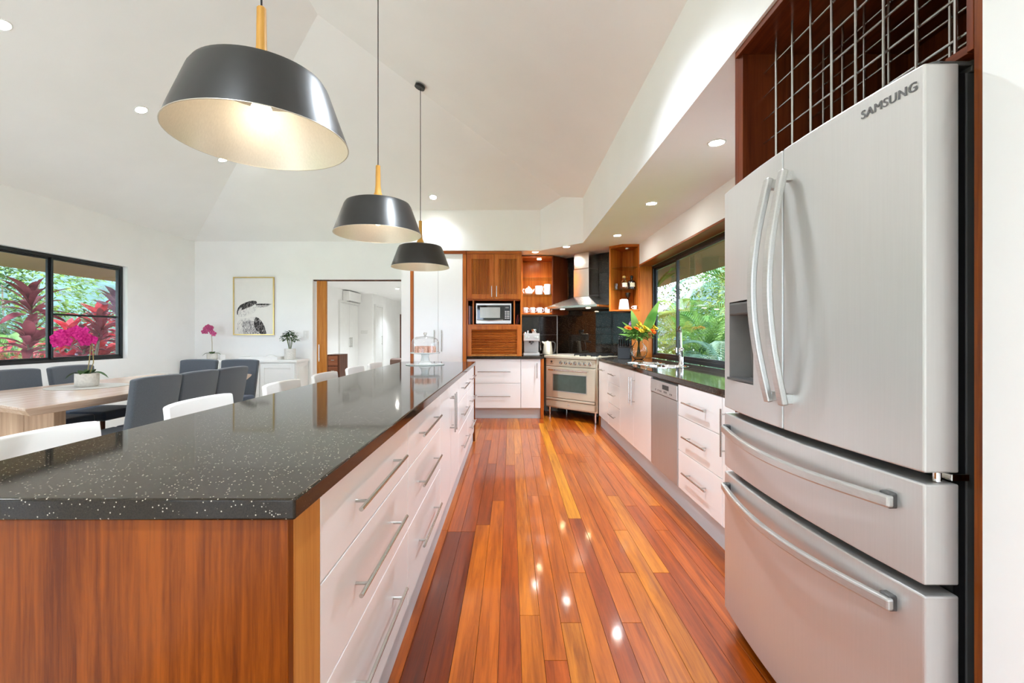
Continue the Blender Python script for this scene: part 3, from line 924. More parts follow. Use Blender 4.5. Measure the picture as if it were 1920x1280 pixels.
# microwave
t = thing('microwave', 'silver microwave oven with black door in the timber niche', 'microwave', (-0.25, 6.75, 1.354))
a, b, z0, z1, yf = -0.498, 0.012, 1.362, 1.66, 6.56
B(a, yf, z0, b, 6.95, z1).build('body', STEEL, t, bevel=0.006)
dr = B(a + 0.02, yf - 0.012, z0 + 0.05, b - 0.012, yf - 0.0005, z1 - 0.03).build('door', BLACKG, t, bevel=0.004)
B(a + 0.06, yf - 0.0135, z0 + 0.085, b - 0.16, yf - 0.0125, z1 - 0.06).build('window', SCREEN, dr, smooth=0)
kp = B(b - 0.10, yf - 0.0135, z0 + 0.06, b - 0.018, yf - 0.0125, z1 - 0.04).build('control_panel', DARKM, t, smooth=0)
B(b - 0.085, yf - 0.0145, z1 - 0.075, b - 0.035, yf - 0.0135, z1 - 0.055).build('display', MIDG, kp, smooth=0)
for r in range(5):
    for c in range(3):
        B(b - 0.09 + c * 0.024, yf - 0.0155, z0 + 0.075 + r * 0.024, b - 0.09 + c * 0.024 + 0.014, yf - 0.0135, z0 + 0.075 + r * 0.024 + 0.013).build('button', CERAM, kp, smooth=0)
MB().tube([(a + 0.03, yf - 0.014, z0 + 0.055), (a + 0.2, yf - 0.026, z0 + 0.045), (b - 0.12, yf - 0.014, z0 + 0.055)], 0.006, 8).build('handle', STEEL, t)
for x in (a + 0.05, b - 0.05):
    MB().cyl((x, yf + 0.05, 1.3535), (x, yf + 0.05, 1.3625), 0.012).cyl((x, 6.9, 1.3535), (x, 6.9, 1.3625), 0.012).build('foot', DARKM, t)
# books in the niches
for i, (x, w, h, m, tilt, l) in enumerate(((-0.594, 0.022, 0.27, 'lilac', 0, 'lilac-spined book left of the microwave'), (-0.566, 0.026, 0.26, 'ink', 0, 'black-spined book left of the microwave'),
                                           (0.085, 0.016, 0.14, 'red', 0.16, 'thin red book leaning right of the microwave'), (0.107, 0.014, 0.10, 'plum', 0.2, 'small plum book leaning right of the microwave'))):
    bk = thing('book', l, 'book', (x, 6.60, 1.354), group='cook books beside the microwave')
    bk.rotation_euler[1] = tilt
    MB().box(-w / 2, 0, 0.002, w / 2, 0.2, h).build('cover', BOOKS[m], bk, bevel=0.001, local=True)
    MB().box(-w / 2 + 0.002, 0.01, h, w / 2 - 0.002, 0.196, h + 0.001).build('pages', PAPER, bk, local=True, smooth=0)
# ------------------------------------------------------------------ open shelf units
t = thing('open_shelf', 'open timber wall shelf with glass shelves above the coffee machine', 'shelf', (0.4, 7.0, 1.51))
YS, XS0, XS1 = 6.82, 0.166, 0.64
XD, YD2 = 0.885, 7.065
B(XS0, YS, 1.51, XS0 + 0.016, 7.24, 2.385).build('side_panel', CAB, t, bevel=0.001)
MB().prism([(XS1 - 0.016, YS), (XS1, YS), (XD, YD2), (XD - 0.012, YD2 + 0.012), (XS1 - 0.016, YS + 0.02)], 1.51, 2.385).build('angled_panel', RACKW, t)['label'] = 'dark angled side panel'
pl = [(XS0 + 0.017, YS), (XS1 - 0.017, YS), (XS1 - 0.017, YS + 0.02), (0.85, 7.055), (0.745, 7.232), (XS0 + 0.017, 7.232)]
MB().prism(pl, 1.51, 1.53).build('bottom_board', CABX, t)
MB().prism(pl, 2.36, 2.385).build('top_board', CABX, t)
B(XS0 + 0.017, 7.233, 1.531, 0.745, 7.24, 2.359).build('back_panel', CAB, t, smooth=0)
pg = [(XS0 + 0.018, YS + 0.03), (XS1 - 0.02, YS + 0.03), (0.82, 7.045), (0.74, 7.23), (XS0 + 0.018, 7.23)]
for z in (1.805, 2.06):
    MB().prism(pg, z, z + 0.008).build('glass_shelf', SHELFG, t, smooth=0)
pk = MB().lathe([(0.03, 2.352), (0.03, 2.3595), (0.022, 2.3598), (0.02, 2.354)], (0.44, 6.95, 0), 16).build('puck_light', LAMPY, t)
lamp('SPOT', (0.44, 6.95, 2.345), 14, (1, 0.8, 0.55), t, spot_size=2.4, spot_blend=0.8, shadow_soft_size=0.03)

t = thing('corner_shelf', 'narrow five-sided timber shelf beside the window holding bottles', 'shelf', (1.55, 6.1, 1.52))
foot = [(1.335, 6.15), (1.475, 5.995), (1.698, 5.995), (1.698, 6.285), (1.572, 6.41)]
def inset_poly(z0, z1, name, m, f=foot):
    return MB().prism(f, z0, z1).build(name, m, t, bevel=0.0)
inset_poly(1.52, 1.54, 'bottom_board', CABX)
inset_poly(2.365, 2.398, 'top_board', CABX)
MB().prism([(1.335, 6.15), (1.349, 6.135), (1.585, 6.396), (1.572, 6.41)], 1.541, 2.364).build('side_panel', CAB, t)
B(1.684, 5.996, 1.541, 1.698, 6.28, 2.364).build('side_panel', CAB, t, bevel=0.001)
MB().prism([(1.56, 6.385), (1.684, 6.262), (1.692, 6.272), (1.572, 6.398)], 1.541, 2.364).build('back_panel', CAB, t)
gp = [(1.37, 6.145), (1.485, 6.01), (1.68, 6.01), (1.68, 6.255), (1.572, 6.375)]
for z in (1.805, 2.095):
    MB().prism(gp, z, z + 0.008).build('glass_shelf', SHELFG, t, smooth=0)
MB().lathe([(0.028, 2.354), (0.03, 2.3645), (0.02, 2.3648), (0.018, 2.356)], (1.57, 6.12, 0), 16).build('puck_light', NICKEL, t)

# crockery on the left shelf
def mug(loc, r, h, label, mat, name='mug', rot=0.0, handle=True, group=None, cat='mug'):
    t = thing(name, label, cat, loc, rot, group)
    MB().lathe([(r * 0.86, 0), (r, h * 0.12), (r, h), (r - 0.004, h), (r - 0.005, h * 0.14), (0.004, h * 0.1)], (0, 0, 0), 20).build('body', mat, t, local=True)
    if handle:
        MB().tube([(r - 0.002, 0, h * 0.82), (r + 0.02, 0, h * 0.8), (r + 0.028, 0, h * 0.55), (r + 0.016, 0, h * 0.28), (r - 0.002, 0, h * 0.24)], 0.005, 6).build('handle', mat, t, local=True)
    return t
for i, (x, l) in enumerate(((0.225, 'first'), (0.335, 'second'), (0.442, 'third'), (0.560, 'fourth'))):
    mug((x, 6.90, 1.53), 0.042, 0.088, 'floral china mug, %s from the left on the lower shelf board' % l, FLOWERP, 'floral_mug', [0.3, -0.4, 0.2, -0.2][i], group='floral mugs on the shelf')
t = thing('teapot', 'small white teapot on the glass shelf', 'teapot', (0.277, 6.93, 1.813), PI)
MB().lathe([(0.035, 0), (0.06, 0.02), (0.066, 0.05), (0.055, 0.085), (0.03, 0.1), (0.004, 0.1)], n=24).build('body', CERAM, t, local=True)
MB().lathe([(0.032, 0.1), (0.03, 0.108), (0.008, 0.114), (0.01, 0.122), (0.006, 0.13), (0.001, 0.131)], n=16).build('lid', CERAM, t, local=True)
MB().tube([(0.058, 0, 0.08), (0.08, 0, 0.09), (0.088, 0, 0.06), (0.076, 0, 0.03), (0.06, 0, 0.025)], 0.006, 8).build('handle', CERAM, t, local=True)
MB().tube([(-0.055, 0, 0.045), (-0.074, 0, 0.06), (-0.086, 0, 0.09)], [0.014, 0.01, 0.007], 8).build('spout', CERAM, t, local=True)
mug((0.435, 6.94, 1.813), 0.058, 0.135, 'white sugar canister beside the teapot', CERAM, 'canister', handle=False, cat='canister')
mug((0.565, 6.91, 1.813), 0.052, 0.155, 'tall white milk jug at the right end of the glass shelf', CERAM, 'milk_jug', rot=2.6, cat='jug')

# bottles and ornaments on the corner shelf
def bottle(name, label, loc, prof, mat, capm, capz, capr, lab=True, square=False):
    t = thing(name, label, 'bottle', loc)
    MB().lathe(prof, n=24).build('glass', mat, t, local=True)
    MB().lathe([(capr * 0.8, capz), (capr, capz + 0.006), (capr, capz + 0.022), (capr * 0.6, capz + 0.032), (0.001, capz + 0.033)], n=16).build('stopper', capm, t, local=True)
    if lab:
        a = [-PI / 2 + x * 0.16 for x in range(-4, 5)]
        r = max(p[0] for p in prof) + 0.0008
        m = MB()
        vs = [(r * math.cos(q), r * math.sin(q), z) for z in (0.03, 0.085) for q in a]
        m.add(vs, [(i, i + 1, i + 10, i + 9) for i in range(8)])
        m.build('paper_label', LABELM, t, local=True, fix=False)
    return t
bottle('tequila_bottle', 'clear round bottle with gold ball stopper on the glass shelf', (1.525, 6.11, 1.813), [(0.05, 0), (0.054, 0.02), (0.05, 0.08), (0.03, 0.11), (0.016, 0.125), (0.016, 0.15), (0.004, 0.15)], CLEAR, CORK, 0.15, 0.022)
bottle('liqueur_bottle', 'squat dark bottle with black cap on the glass shelf', (1.625, 6.10, 1.813), [(0.05, 0), (0.052, 0.01), (0.052, 0.095), (0.04, 0.115), (0.018, 0.125), (0.017, 0.155), (0.004, 0.155)], AMBER, DARKM, 0.152, 0.022)
t = thing('tumbler', 'small clear tumbler behind the front post on the glass shelf', 'glass', (1.43, 6.15, 1.813))
MB().lathe([(0.026, 0), (0.032, 0.08), (0.030, 0.08), (0.024, 0.008), (0.001, 0.006)], n=18).build('glass', SHELFG, t, local=True)
t = thing('goblet', 'dark metal goblet behind the white tapered vase', 'goblet', (1.60, 6.20, 1.54))
MB().lathe([(0.035, 0), (0.033, 0.008), (0.008, 0.02), (0.007, 0.12), (0.016, 0.14), (0.008, 0.155), (0.03, 0.19), (0.036, 0.235), (0.033, 0.235), (0.026, 0.195), (0.001, 0.18)], n=20).build('cup', plain('pewter', rgb(92, 84, 80), 0.25, 0.9), t, local=True)
t = thing('tapered_vase', 'white tapered square vase on the lowest board of the corner shelf', 'vase', (1.515, 6.075, 1.54), 0.15)
MB().add([(-.06, -.04, 0), (.06, -.04, 0), (.06, .04, 0), (-.06, .04, 0), (-.045, -.03, .135), (.045, -.03, .135), (.045, .03, .135), (-.045, .03, .135)],
         [(3, 2, 1, 0), (4, 5, 6, 7), (0, 1, 5, 4), (1, 2, 6, 5), (2, 3, 7, 6), (3, 0, 4, 7)]).build('body', CERAM, t, local=True, bevel=0.004)
B(-.035, -.022, .1352, .035, .022, .139).build('rim', CERAM, t, local=True, bevel=0.001)
mug((1.655, 6.03, 1.54), 0.024, 0.05, 'tiny patterned cup at the window end of the lowest board', FLOWERP, 'espresso_cup', rot=PI, cat='cup')

# ------------------------------------------------------------------ range cooker (local frame turned 45 degrees)
t = thing('range_cooker', 'freestanding champagne steel range cooker set across the corner', 'oven', SC, SR)
LW = 0.455
def lb(*a):
    return MB().box(*a)
lb(-LW, 0.03, 0.145, LW, 0.50, 0.868).build('body', OVEN, t, local=True, bevel=0.002)
lb(-LW, -0.015, 0.868, LW, 0.52, 0.905).build('hob_top', OVEN, t, local=True, bevel=0.004)
pn = lb(-LW + 0.025, 0.0, 0.755, LW - 0.025, 0.029, 0.862).build('control_panel', OVEN, t, local=True, bevel=0.003)
for k in range(7):
    x = -0.145 + k * 0.083
    kn = MB().lathe([(0.026, 0), (0.026, 0.006), (0.02, 0.008), (0.017, 0.03), (0.001, 0.031)], n=20).xf(Matrix.Translation((x, -0.0005, 0.808)) @ Matrix.Rotation(PI / 2, 4, 'X')).build('knob', CHROME, pn, local=True)
    lb(x - 0.004, -0.034, 0.792, x + 0.004, -0.03, 0.824).build('knob_grip', CHARC, kn, local=True, bevel=0.001)
MB().lathe([(0.018, 0), (0.017, 0.002), (0.001, 0.0025)], n=16).xf(Matrix.Translation((-0.325, -0.0005, 0.815)) @ Matrix.Rotation(PI / 2, 4, 'X')).build('badge', CHARC, pn, local=True)
lb(-0.35, -0.001, 0.782, -0.29, 0.0, 0.787).build('badge_text', CHARC, pn, local=True, smooth=0)
od = lb(-LW + 0.028, -0.002, 0.30, LW - 0.028, 0.029, 0.742).build('oven_door', OVEN, t, local=True, bevel=0.004)
lb(-0.29, -0.0032, 0.40, 0.29, -0.0022, 0.635).build('door_window', OVGLASS, od, local=True, smooth=0)
m = MB().box(-0.30, -0.005, 0.39, 0.30, -0.002, 0.40).box(-0.30, -0.005, 0.635, 0.30, -0.002, 0.645).box(-0.30, -0.005, 0.40, -0.29, -0.002, 0.635).box(0.29, -0.005, 0.40, 0.30, -0.002, 0.635)
m.build('window_trim', STEEL, od, local=True)
hm = MB().cyl((-0.34, -0.05, 0.70), (0.34, -0.05, 0.70), 0.011)
for x in (-0.32, 0.32):
    hm.cyl((x, -0.05, 0.70), (x, -0.002, 0.70), 0.008)
hm.build('handle', CHROME, od, local=True)
sd = lb(-LW + 0.028, 0.0, 0.165, LW - 0.028, 0.029, 0.255).build('storage_drawer', OVEN, t, local=True, bevel=0.003)
lb(-LW + 0.028, -0.006, 0.262, LW - 0.028, 0.028, 0.292).build('drawer_grip', OVEN, t, local=True, bevel=0.006)
MB().lathe([(0.012, 0), (0.011, 0.004), (0.001, 0.005)], n=14).xf(Matrix.Translation((-0.01, 0.0, 0.21)) @ Matrix.Rotation(PI / 2, 4, 'X')).build('lock', CHROME, sd, local=True)
for x in (-LW + 0.05, LW - 0.05):
    for y in (0.06, 0.46):
        MB().cyl((x, y, 0.0), (x, y, 0.05), 0.016).cyl((x, y, 0.05), (x, y, 0.146), 0.020).build('leg', CHROME, t, local=True)
gr = lb(-0.29, 0.08, 0.906, 0.02, 0.40, 0.926).build('griddle_cover', STEEL, t, local=True, bevel=0.005)
for (x, y) in ((0.14, 0.14), (0.14, 0.36), (0.34, 0.14), (0.34, 0.36), (-0.37, 0.25)):
    b = MB().lathe([(0.045, 0.906), (0.045, 0.918), (0.03, 0.922), (0.001, 0.923)], (x, y, 0), 18).build('burner', IRON, t, local=True)
for x0, x1 in ((0.05, 0.24), (0.245, 0.435)):
    m = MB()
    for y in (0.05, 0.25, 0.45):
        m.box(x0, y - 0.006, 0.925, x1, y + 0.006, 0.94)
    for x in (x0 + 0.006, (x0 + x1) / 2, x1 - 0.006):
        m.box(x - 0.006, 0.044, 0.926, x + 0.006, 0.456, 0.941)
        m.box(x - 0.006, 0.044, 0.906, x + 0.006, 0.054, 0.927).box(x - 0.006, 0.446, 0.906, x + 0.006, 0.456, 0.927)
    m.build('trivet', IRON, t, local=True)
lb(-0.435, 0.06, 0.906, -0.30, 0.44, 0.912).build('side_plate', STEEL, t, local=True, bevel=0.002)
m = MB().tube([(0.0, 0.42, 0.08), (0.1, 0.4, 0.03), (0.22, 0.42, 0.06), (0.3, 0.4, 0.02), (0.38, 0.44, 0.07)], 0.006, 6).build('power_cord', DARKM, t, local=True)

# range hood
t = thing('range_hood', 'stainless steel pyramid range hood with tall square chimney', 'range hood', SC, SR)
hw, hy0, hy1, cz = 0.45, 0.012, WY - 0.012, 1.585
cw, cy0 = 0.135, 0.275
hl_ = 0.418
m = MB().box(-hl_, hy0, cz, hw, hy1, cz + 0.03)
a = [(-hl_, hy0, cz + 0.03), (hw, hy0, cz + 0.03), (hw, hy1, cz + 0.03), (-hl_, hy1, cz + 0.03), (-cw, cy0, cz + 0.17), (cw, cy0, cz + 0.17), (cw, hy1, cz + 0.17), (-cw, hy1, cz + 0.17)]
m.add(a, [(0, 1, 5, 4), (1, 2, 6, 5), (2, 3, 7, 6), (3, 0, 4, 7), (4, 5, 6, 7)])
m.build('canopy', HOOD, t, local=True, bevel=0.0015, segs=1)
lb(-cw, cy0, cz + 0.171, cw, hy1, 2.16).build('chimney', HOOD, t, local=True, bevel=0.006)
lb(-cw + 0.005, cy0 + 0.005, 2.161, cw - 0.005, hy1, 2.396).build('chimney_extension', HOOD, t, local=True, bevel=0.006)
lb(-hl_ + 0.03, hy0 + 0.03, cz - 0.006, hw - 0.03, hy1 - 0.03, cz - 0.0005).build('filter', CHARC, t, local=True, smooth=0)
for x in (-0.2, 0.25):
    MB().lathe([(0.03, cz - 0.012), (0.03, cz - 0.0065), (0.001, cz - 0.006)], (x, 0.1, 0), 14).build('hood_lamp', LAMPY, t, local=True)
    l = bpy.data.lights.new('hood_light', 'SPOT')
    l.energy, l.color, l.spot_size, l.spot_blend, l.shadow_soft_size = 5, (1, 0.8, 0.55), 2.2, 0.7, 0.03
    lo = bpy.data.objects.new('hood_light', l)
    COL.objects.link(lo)
    lo.parent = t
    lo.location = (x, 0.1, cz - 0.02)

# ------------------------------------------------------------------ counter-top appliances
t = thing('coffee_machine', 'stainless steel espresso machine on the short black worktop', 'coffee machine', (0.31, 6.83, 0.896))
B(-0.11, -0.02, 0.01, 0.11, 0.16, 0.30).build('body', STEELZ, t, local=True, bevel=0.008)
B(-0.12, -0.14, 0.215, 0.12, -0.021, 0.33).build('head', STEEL, t, local=True, bevel=0.01)
B(-0.12, -0.15, 0.0, 0.12, -0.021, 0.045).build('drip_tray', STEEL, t, local=True, bevel=0.006)
B(-0.09, -0.14, 0.0455, 0.09, -0.03, 0.048).build('drip_grate', CHARC, t, local=True, smooth=0)
g = MB().cyl((0, -0.08, 0.19), (0, -0.08, 0.216), 0.035).cyl((0, -0.1, 0.195), (0, -0.2, 0.185), 0.012, 0.014).cyl((0, -0.08, 0.165), (0, -0.08, 0.19), 0.012).build('portafilter', CHARC, t, local=True)
for x in (-0.085, -0.04, 0.05, 0.085):
    MB().cyl((x, -0.148, 0.275), (x, -0.138, 0.275), 0.016 if abs(x) > 0.06 else 0.012, n=16).build('dial', CHROME, t, local=True)
MB().tube([(0.1, -0.06, 0.24), (0.135, -0.08, 0.2), (0.14, -0.1, 0.08)], 0.005, 8).build('steam_wand', CHROME, t, local=True)
MB().lathe([(0.035, 0.331), (0.045, 0.36), (0.045, 0.39), (0.0, 0.392)], (0.05, -0.03, 0), 18).build('bean_hopper', CHROME, t, local=True)
MB().cyl((-0.05, -0.05, 0.33), (-0.05, -0.05, 0.37), 0.012).cyl((-0.09, -0.05, 0.33), (-0.09, -0.05, 0.35), 0.02).build('cup_warmer', CHROME, t, local=True)
t = thing('kettle', 'cream jug kettle between coffee machine and oven', 'kettle', (0.565, 6.90, 0.896), 0.2)
MB().lathe([(0.075, 0.012), (0.078, 0.02), (0.068, 0.12), (0.056, 0.2), (0.05, 0.208), (0.001, 0.212)], n=28).build('body', OVEN, t, local=True)
MB().lathe([(0.08, 0.0), (0.08, 0.01), (0.03, 0.0118)], n=24).build('power_base', DARKM, t, local=True)
MB().lathe([(0.01, 0.2115), (0.012, 0.222), (0.005, 0.228), (0.001, 0.229)], n=12).build('lid_knob', CHROME, t, local=True)
MB().ribbon([(0.05, 0, 0.2), (0.085, 0, 0.205), (0.115, 0, 0.18), (0.118, 0, 0.11), (0.1, 0, 0.04), (0.07, 0, 0.03)], (0, 1, 0), 0.024, 0.014).build('handle', CHARC, t, local=True, bevel=0.004)
MB().tube([(-0.045, 0, 0.17), (-0.075, 0, 0.195), (-0.088, 0, 0.205)], [0.022, 0.014, 0.01], 10).build('spout', OVEN, t, local=True)
t = thing('knife_block', 'black knife block full of knives beside the vase', 'knife block', (1.447, 5.80, 0.90), -0.25)
t.rotation_euler = (0, 0, -0.25)
MB().solid([(-0.075, -0.06, 0.0), (-0.075, 0.09, 0.0), (-0.075, 0.09, 0.19), (-0.075, -0.06, 0.14)], (0.15, 0, 0)).build('block', DARKM, t, local=True, bevel=0.003)
for i in range(5):
    for j in range(2):
        x, y = -0.056 + i * 0.028, -0.03 + j * 0.07
        z = 0.145 + (y + 0.06) / 3 + 0.006
        k = MB().ribbon([(x, y, z), (x, y - 0.028, z + 0.05), (x, y - 0.05, z + 0.095)], (1, 0, 0), 0.016, 0.022).build('knife_handle', DARKM, t, local=True, bevel=0.003)
        MB().ribbon([(x, y + 0.002, z - 0.006), (x, y - 0.006, z + 0.008)], (1, 0, 0), 0.017, 0.023).build('bolster', CHROME, k, local=True)

# vase of flowers
t = thing('flower_vase', 'round glass vase of orange and yellow flowers on the window worktop', 'vase', (1.585, 5.62, 0.90))
prof = [(0.045, 0.0), (0.055, 0.004), (0.09, 0.05), (0.104, 0.10), (0.095, 0.15), (0.06, 0.19), (0.046, 0.215), (0.05, 0.24), (0.066, 0.255)]
inner = [(r - 0.004, z + (0.006 if i < 2 else 0)) for i, (r, z) in enumerate(prof)][::-1]
MB().lathe(prof + inner + [(0.001, 0.009), (0.001, 0.0)], n=36).build('glass', CLEAR, t, local=True)
rnd = random.Random(3)
sm = MB()
heads = []
for i in range(16):
    a = rnd.uniform(0, 2 * PI)
    rr = rnd.uniform(0.02, 0.16)
    top = Vector((rr * math.cos(a), rr * math.sin(a) * 0.8, rnd.uniform(0.33, 0.44)))
    b = Vector((-0.03 * math.cos(a), -0.03 * math.sin(a), 0.03))
    sm.tube([b, (top * 0.18) + Vector((0, 0, 0.2)), top], 0.0028, 5)
    heads.append(top)
sm.build('stems', STEM, t, local=True)['kind'] = 'stuff'
def bloom(parent, c, r, mat, layers=3, petals=9, rnd=rnd, name='flower', face=None):
    m = MB()
    ax = Vector(face or (rnd.uniform(-.5, .5), rnd.uniform(-1, -.3), rnd.uniform(.3, 1))).normalized()
    s = ax.cross(Vector((0.3, 0.2, 1))).normalized()
    u = ax.cross(s)
    for l in range(layers):
        for k in range(petals):
            an = 2 * PI * (k + l * 0.5) / petals
            d = (s * math.cos(an) + u * math.sin(an)) + ax * (0.25 + 0.6 * l)
            m.leaf(Vector(c), d, ax, r * (1 - 0.18 * l), r * 0.55, 0.0, 3, 0.2, wpos=0.6)
    return m.build(name, mat, parent, local=True, fix=False)
for c, r, mt in (((-0.13, -0.07, 0.375), 0.038, ORANGE), ((-0.05, -0.09, 0.37), 0.034, ORANGE), ((0.13, -0.05, 0.335), 0.038, ORANGE), ((0.03, -0.1, 0.38), 0.04, YELLOW), ((0.06, -0.07, 0.36), 0.036, YELLOW),
                 ((0.10, 0.0, 0.42), 0.04, YELLOW), ((0.15, 0.0, 0.40), 0.036, YELLOW), ((-0.01, -0.03, 0.43), 0.034, YELLOW), ((0.17, -0.02, 0.37), 0.03, YELLOW), ((-0.07, 0.02, 0.44), 0.028, PURPLE), ((0.0, -0.11, 0.345), 0.03, YELLOW)):
    bloom(t, (c[0] * 1.15, c[1], c[2]), r * 1.45, mt, 3, 11)
fg = MB()
for i in range(170):
    a = rnd.uniform(0, 2 * PI)
    rr = rnd.uniform(0.03, 0.15)
    fg.leaf((rr * math.cos(a), rr * math.sin(a) * 0.8, rnd.uniform(0.25, 0.37)), (math.cos(a) + rnd.uniform(-.5, .5), math.sin(a) + rnd.uniform(-.5, .5), rnd.uniform(-.2, .7)), (0, 0, 1), rnd.uniform(0.06, 0.11), 0.036, 0.5, 3)
fg.build('foliage', LEAFG, t, local=True, fix=False)['kind'] = 'stuff'
for d, L, w, b in (((0.42, -0.1, 1.0), 0.55, 0.11, (0.03, 0.0, 0.26)), ((-0.22, -0.1, 1.0), 0.40, 0.10, (-0.02, 0.0, 0.25)), ((-0.9, -0.1, 0.55), 0.30, 0.035, (-0.03, 0.0, 0.27)), ((-0.9, -0.2, 0.25), 0.26, 0.03, (-0.03, -0.02, 0.26)), ((-0.8, -0.2, 0.8), 0.26, 0.035, (-0.04, 0.0, 0.3)), ((0.55, 0.1, 0.8), 0.34, 0.08, (0.04, 0.0, 0.28))):
    MB().leaf(b, d, (0, -1, 0.3), L, w, 0.12, 8, 0.12).build('large_leaf', LEAFB, t, local=True, fix=False)

# cake stand on the island
tag(MB().lathe([(0.19, 0.9005), (0.194, 0.903), (0.192, 0.908), (0.001, 0.9085)], (-0.865, 4.62, 0), 40).build('glass_platter', plain('frosted_glass_platter', rgb(220, 228, 224), 0.08, vary=0.02)), 'round pale glass platter under the cake stand', 'platter')
t = thing('cake_stand', 'white footed cake stand with glass dome on the island', 'cake stand', (-0.865, 4.62, 0.909))
MB().lathe([(0.07, 0.0), (0.068, 0.01), (0.045, 0.03), (0.035, 0.07), (0.04, 0.095), (0.145, 0.105), (0.15, 0.115), (0.148, 0.118), (0.14, 0.112), (0.001, 0.11)], n=40).build('stand', CERAM, t, local=True)
dm = [(0.136, 0.1135), (0.136, 0.22), (0.125, 0.25), (0.09, 0.272), (0.02, 0.28)]
MB().lathe(dm + [(r - 0.003, z - (0.003 if i > 1 else 0)) for i, (r, z) in enumerate(dm)][::-1], n=40, close=True).build('dome', GLASS, t, local=True)
MB().lathe([(0.012, 0.281), (0.008, 0.29), (0.018, 0.305), (0.012, 0.318), (0.001, 0.32)], n=18).build('dome_knob', CLEAR, t, local=True)
for i in range(10):
    a = i * 2 * PI / 9
    rr = 0.0 if i == 0 else (0.085 if i % 2 else 0.075)
    tt = thing('iced_biscuit', 'pink speckled treat under the glass dome of the cake stand', 'treat', (-0.865 + rr * math.cos(a), 4.62 + rr * math.sin(a), 1.0225), group='treats under the dome')
    MB().lathe([(0.022, 0), (0.0255, 0.01), (0.0255, 0.05), (0.02, 0.066), (0.001, 0.06)], n=14).build('icing', CAKE, tt, local=True)
# ------------------------------------------------------------------ refrigerator
t = thing('refrigerator', 'large stainless steel french-door refrigerator with two freezer drawers', 'refrigerator', (1.3, 1.43, 0))
YN, YFAR, YM = 0.975, 1.885, 1.433
def fx(y):
    return 0.887 - 0.030 * (1 - ((y - 1.43) / 0.455) ** 2)
B(0.99, 0.99, 0.05, 1.66, 1.87, 1.772).build('body', CHARC, t, bevel=0.004)
B(1.02, 1.0, 0.0, 1.6, 1.86, 0.05).build('plinth', DARKM, t, smooth=0)
def curved_panel(name, y0, y1, z0, z1, mat, hole=None, xb=0.962):
    ys = sorted(set([y0 + (y1 - y0) * i / 14 for i in range(15)] + ([hole[0], hole[1]] if hole else [])))
    zs = sorted(set([z0, z1] + ([hole[2], hole[3]] if hole else [])))
    m = MB()
    def q(a):
        m.add(a, [tuple(range(len(a)))])
    for i in range(len(ys) - 1):
        for j in range(len(zs) - 1):
            a, b, c, d = ys[i], ys[i + 1], zs[j], zs[j + 1]
            if hole and a >= hole[0] - 1e-6 and b <= hole[1] + 1e-6 and c >= hole[2] - 1e-6 and d <= hole[3] + 1e-6:
                continue
            q([(fx(a), a, c), (fx(a), a, d), (fx(b), b, d), (fx(b), b, c)])
        q([(fx(ys[i]), ys[i], z1), (xb, ys[i], z1), (xb, ys[i + 1], z1), (fx(ys[i + 1]), ys[i + 1], z1)])
        q([(fx(ys[i + 1]), ys[i + 1], z0), (xb, ys[i + 1], z0), (xb, ys[i], z0), (fx(ys[i]), ys[i], z0)])
        q([(xb, ys[i], z0), (xb, ys[i + 1], z0), (xb, ys[i + 1], z1), (xb, ys[i], z1)])
    for y, s in ((y0, 1), (y1, -1)):
        for j in range(len(zs) - 1):
            a = [(fx(y), y, zs[j]), (xb, y, zs[j]), (xb, y, zs[j + 1]), (fx(y), y, zs[j + 1])]
            q(a if s > 0 else a[::-1])
    bm_v, bm_f = m.v, m.f
    me = bpy.data.meshes.new('tmp')
    me.from_pydata(bm_v, [], bm_f)
    bm = bmesh.new()
    bm.from_mesh(me)
    bmesh.ops.remove_doubles(bm, verts=bm.verts, dist=1e-5)
    m2 = MB()
    bm.verts.index_update()
    m2.v = [v.co.copy() for v in bm.verts]
    m2.f = [tuple(v.index for v in f.verts) for f in bm.faces]
    bm.free()
    bpy.data.meshes.remove(me)
    return m2.build(name, mat, t, bevel=0.004, segs=2, smooth=0.5)
HOLE = (1.615, 1.828, 1.022, 1.330)
ld = curved_panel('left_door', YM + 0.003, YFAR, 0.904, 1.783, FRIDGE, HOLE)
rd = curved_panel('right_door', YN, YM - 0.003, 0.904, 1.783, FRIDGE)
dr1 = curved_panel('upper_drawer', YN, YFAR, 0.663, 0.880, FRIDGE)
dr2 = curved_panel('freezer_drawer', YN, YFAR, 0.078, 0.640, FRIDGE)
B(0.963, 0.99, 0.08, 0.989, 1.87, 1.77).build('door_seal', DARKM, t, smooth=0)
# dispenser
h0, h1, hz0, hz1 = HOLE
m = MB()
xo0, xo1, xi = fx(h0), fx(h1), 0.955
m.add([(xo0, h0, hz0), (xo1, h1, hz0), (xi, h1 - 0.02, hz0 + 0.01), (xi, h0 + 0.02, hz0 + 0.01), (xo0, h0, hz1), (xo1, h1, hz1), (xi, h1 - 0.02, hz1), (xi, h0 + 0.02, hz1)],
      [(0, 1, 2, 3), (4, 7, 6, 5), (0, 3, 7, 4), (1, 5, 6, 2), (2, 6, 7, 3)])
m.build('dispenser_recess', MIDG, ld, fix=False, smooth=0)
B(0.862, h0 + 0.004, hz1 - 0.055, 0.94, h1 - 0.03, hz1 - 0.006).build('dispenser_spout', CHARC, ld, bevel=0.008)
B(0.868, h0 + 0.004, hz0 + 0.002, 0.93, h1 - 0.004, hz0 + 0.012).build('drip_tray', CHARC, ld, bevel=0.001)
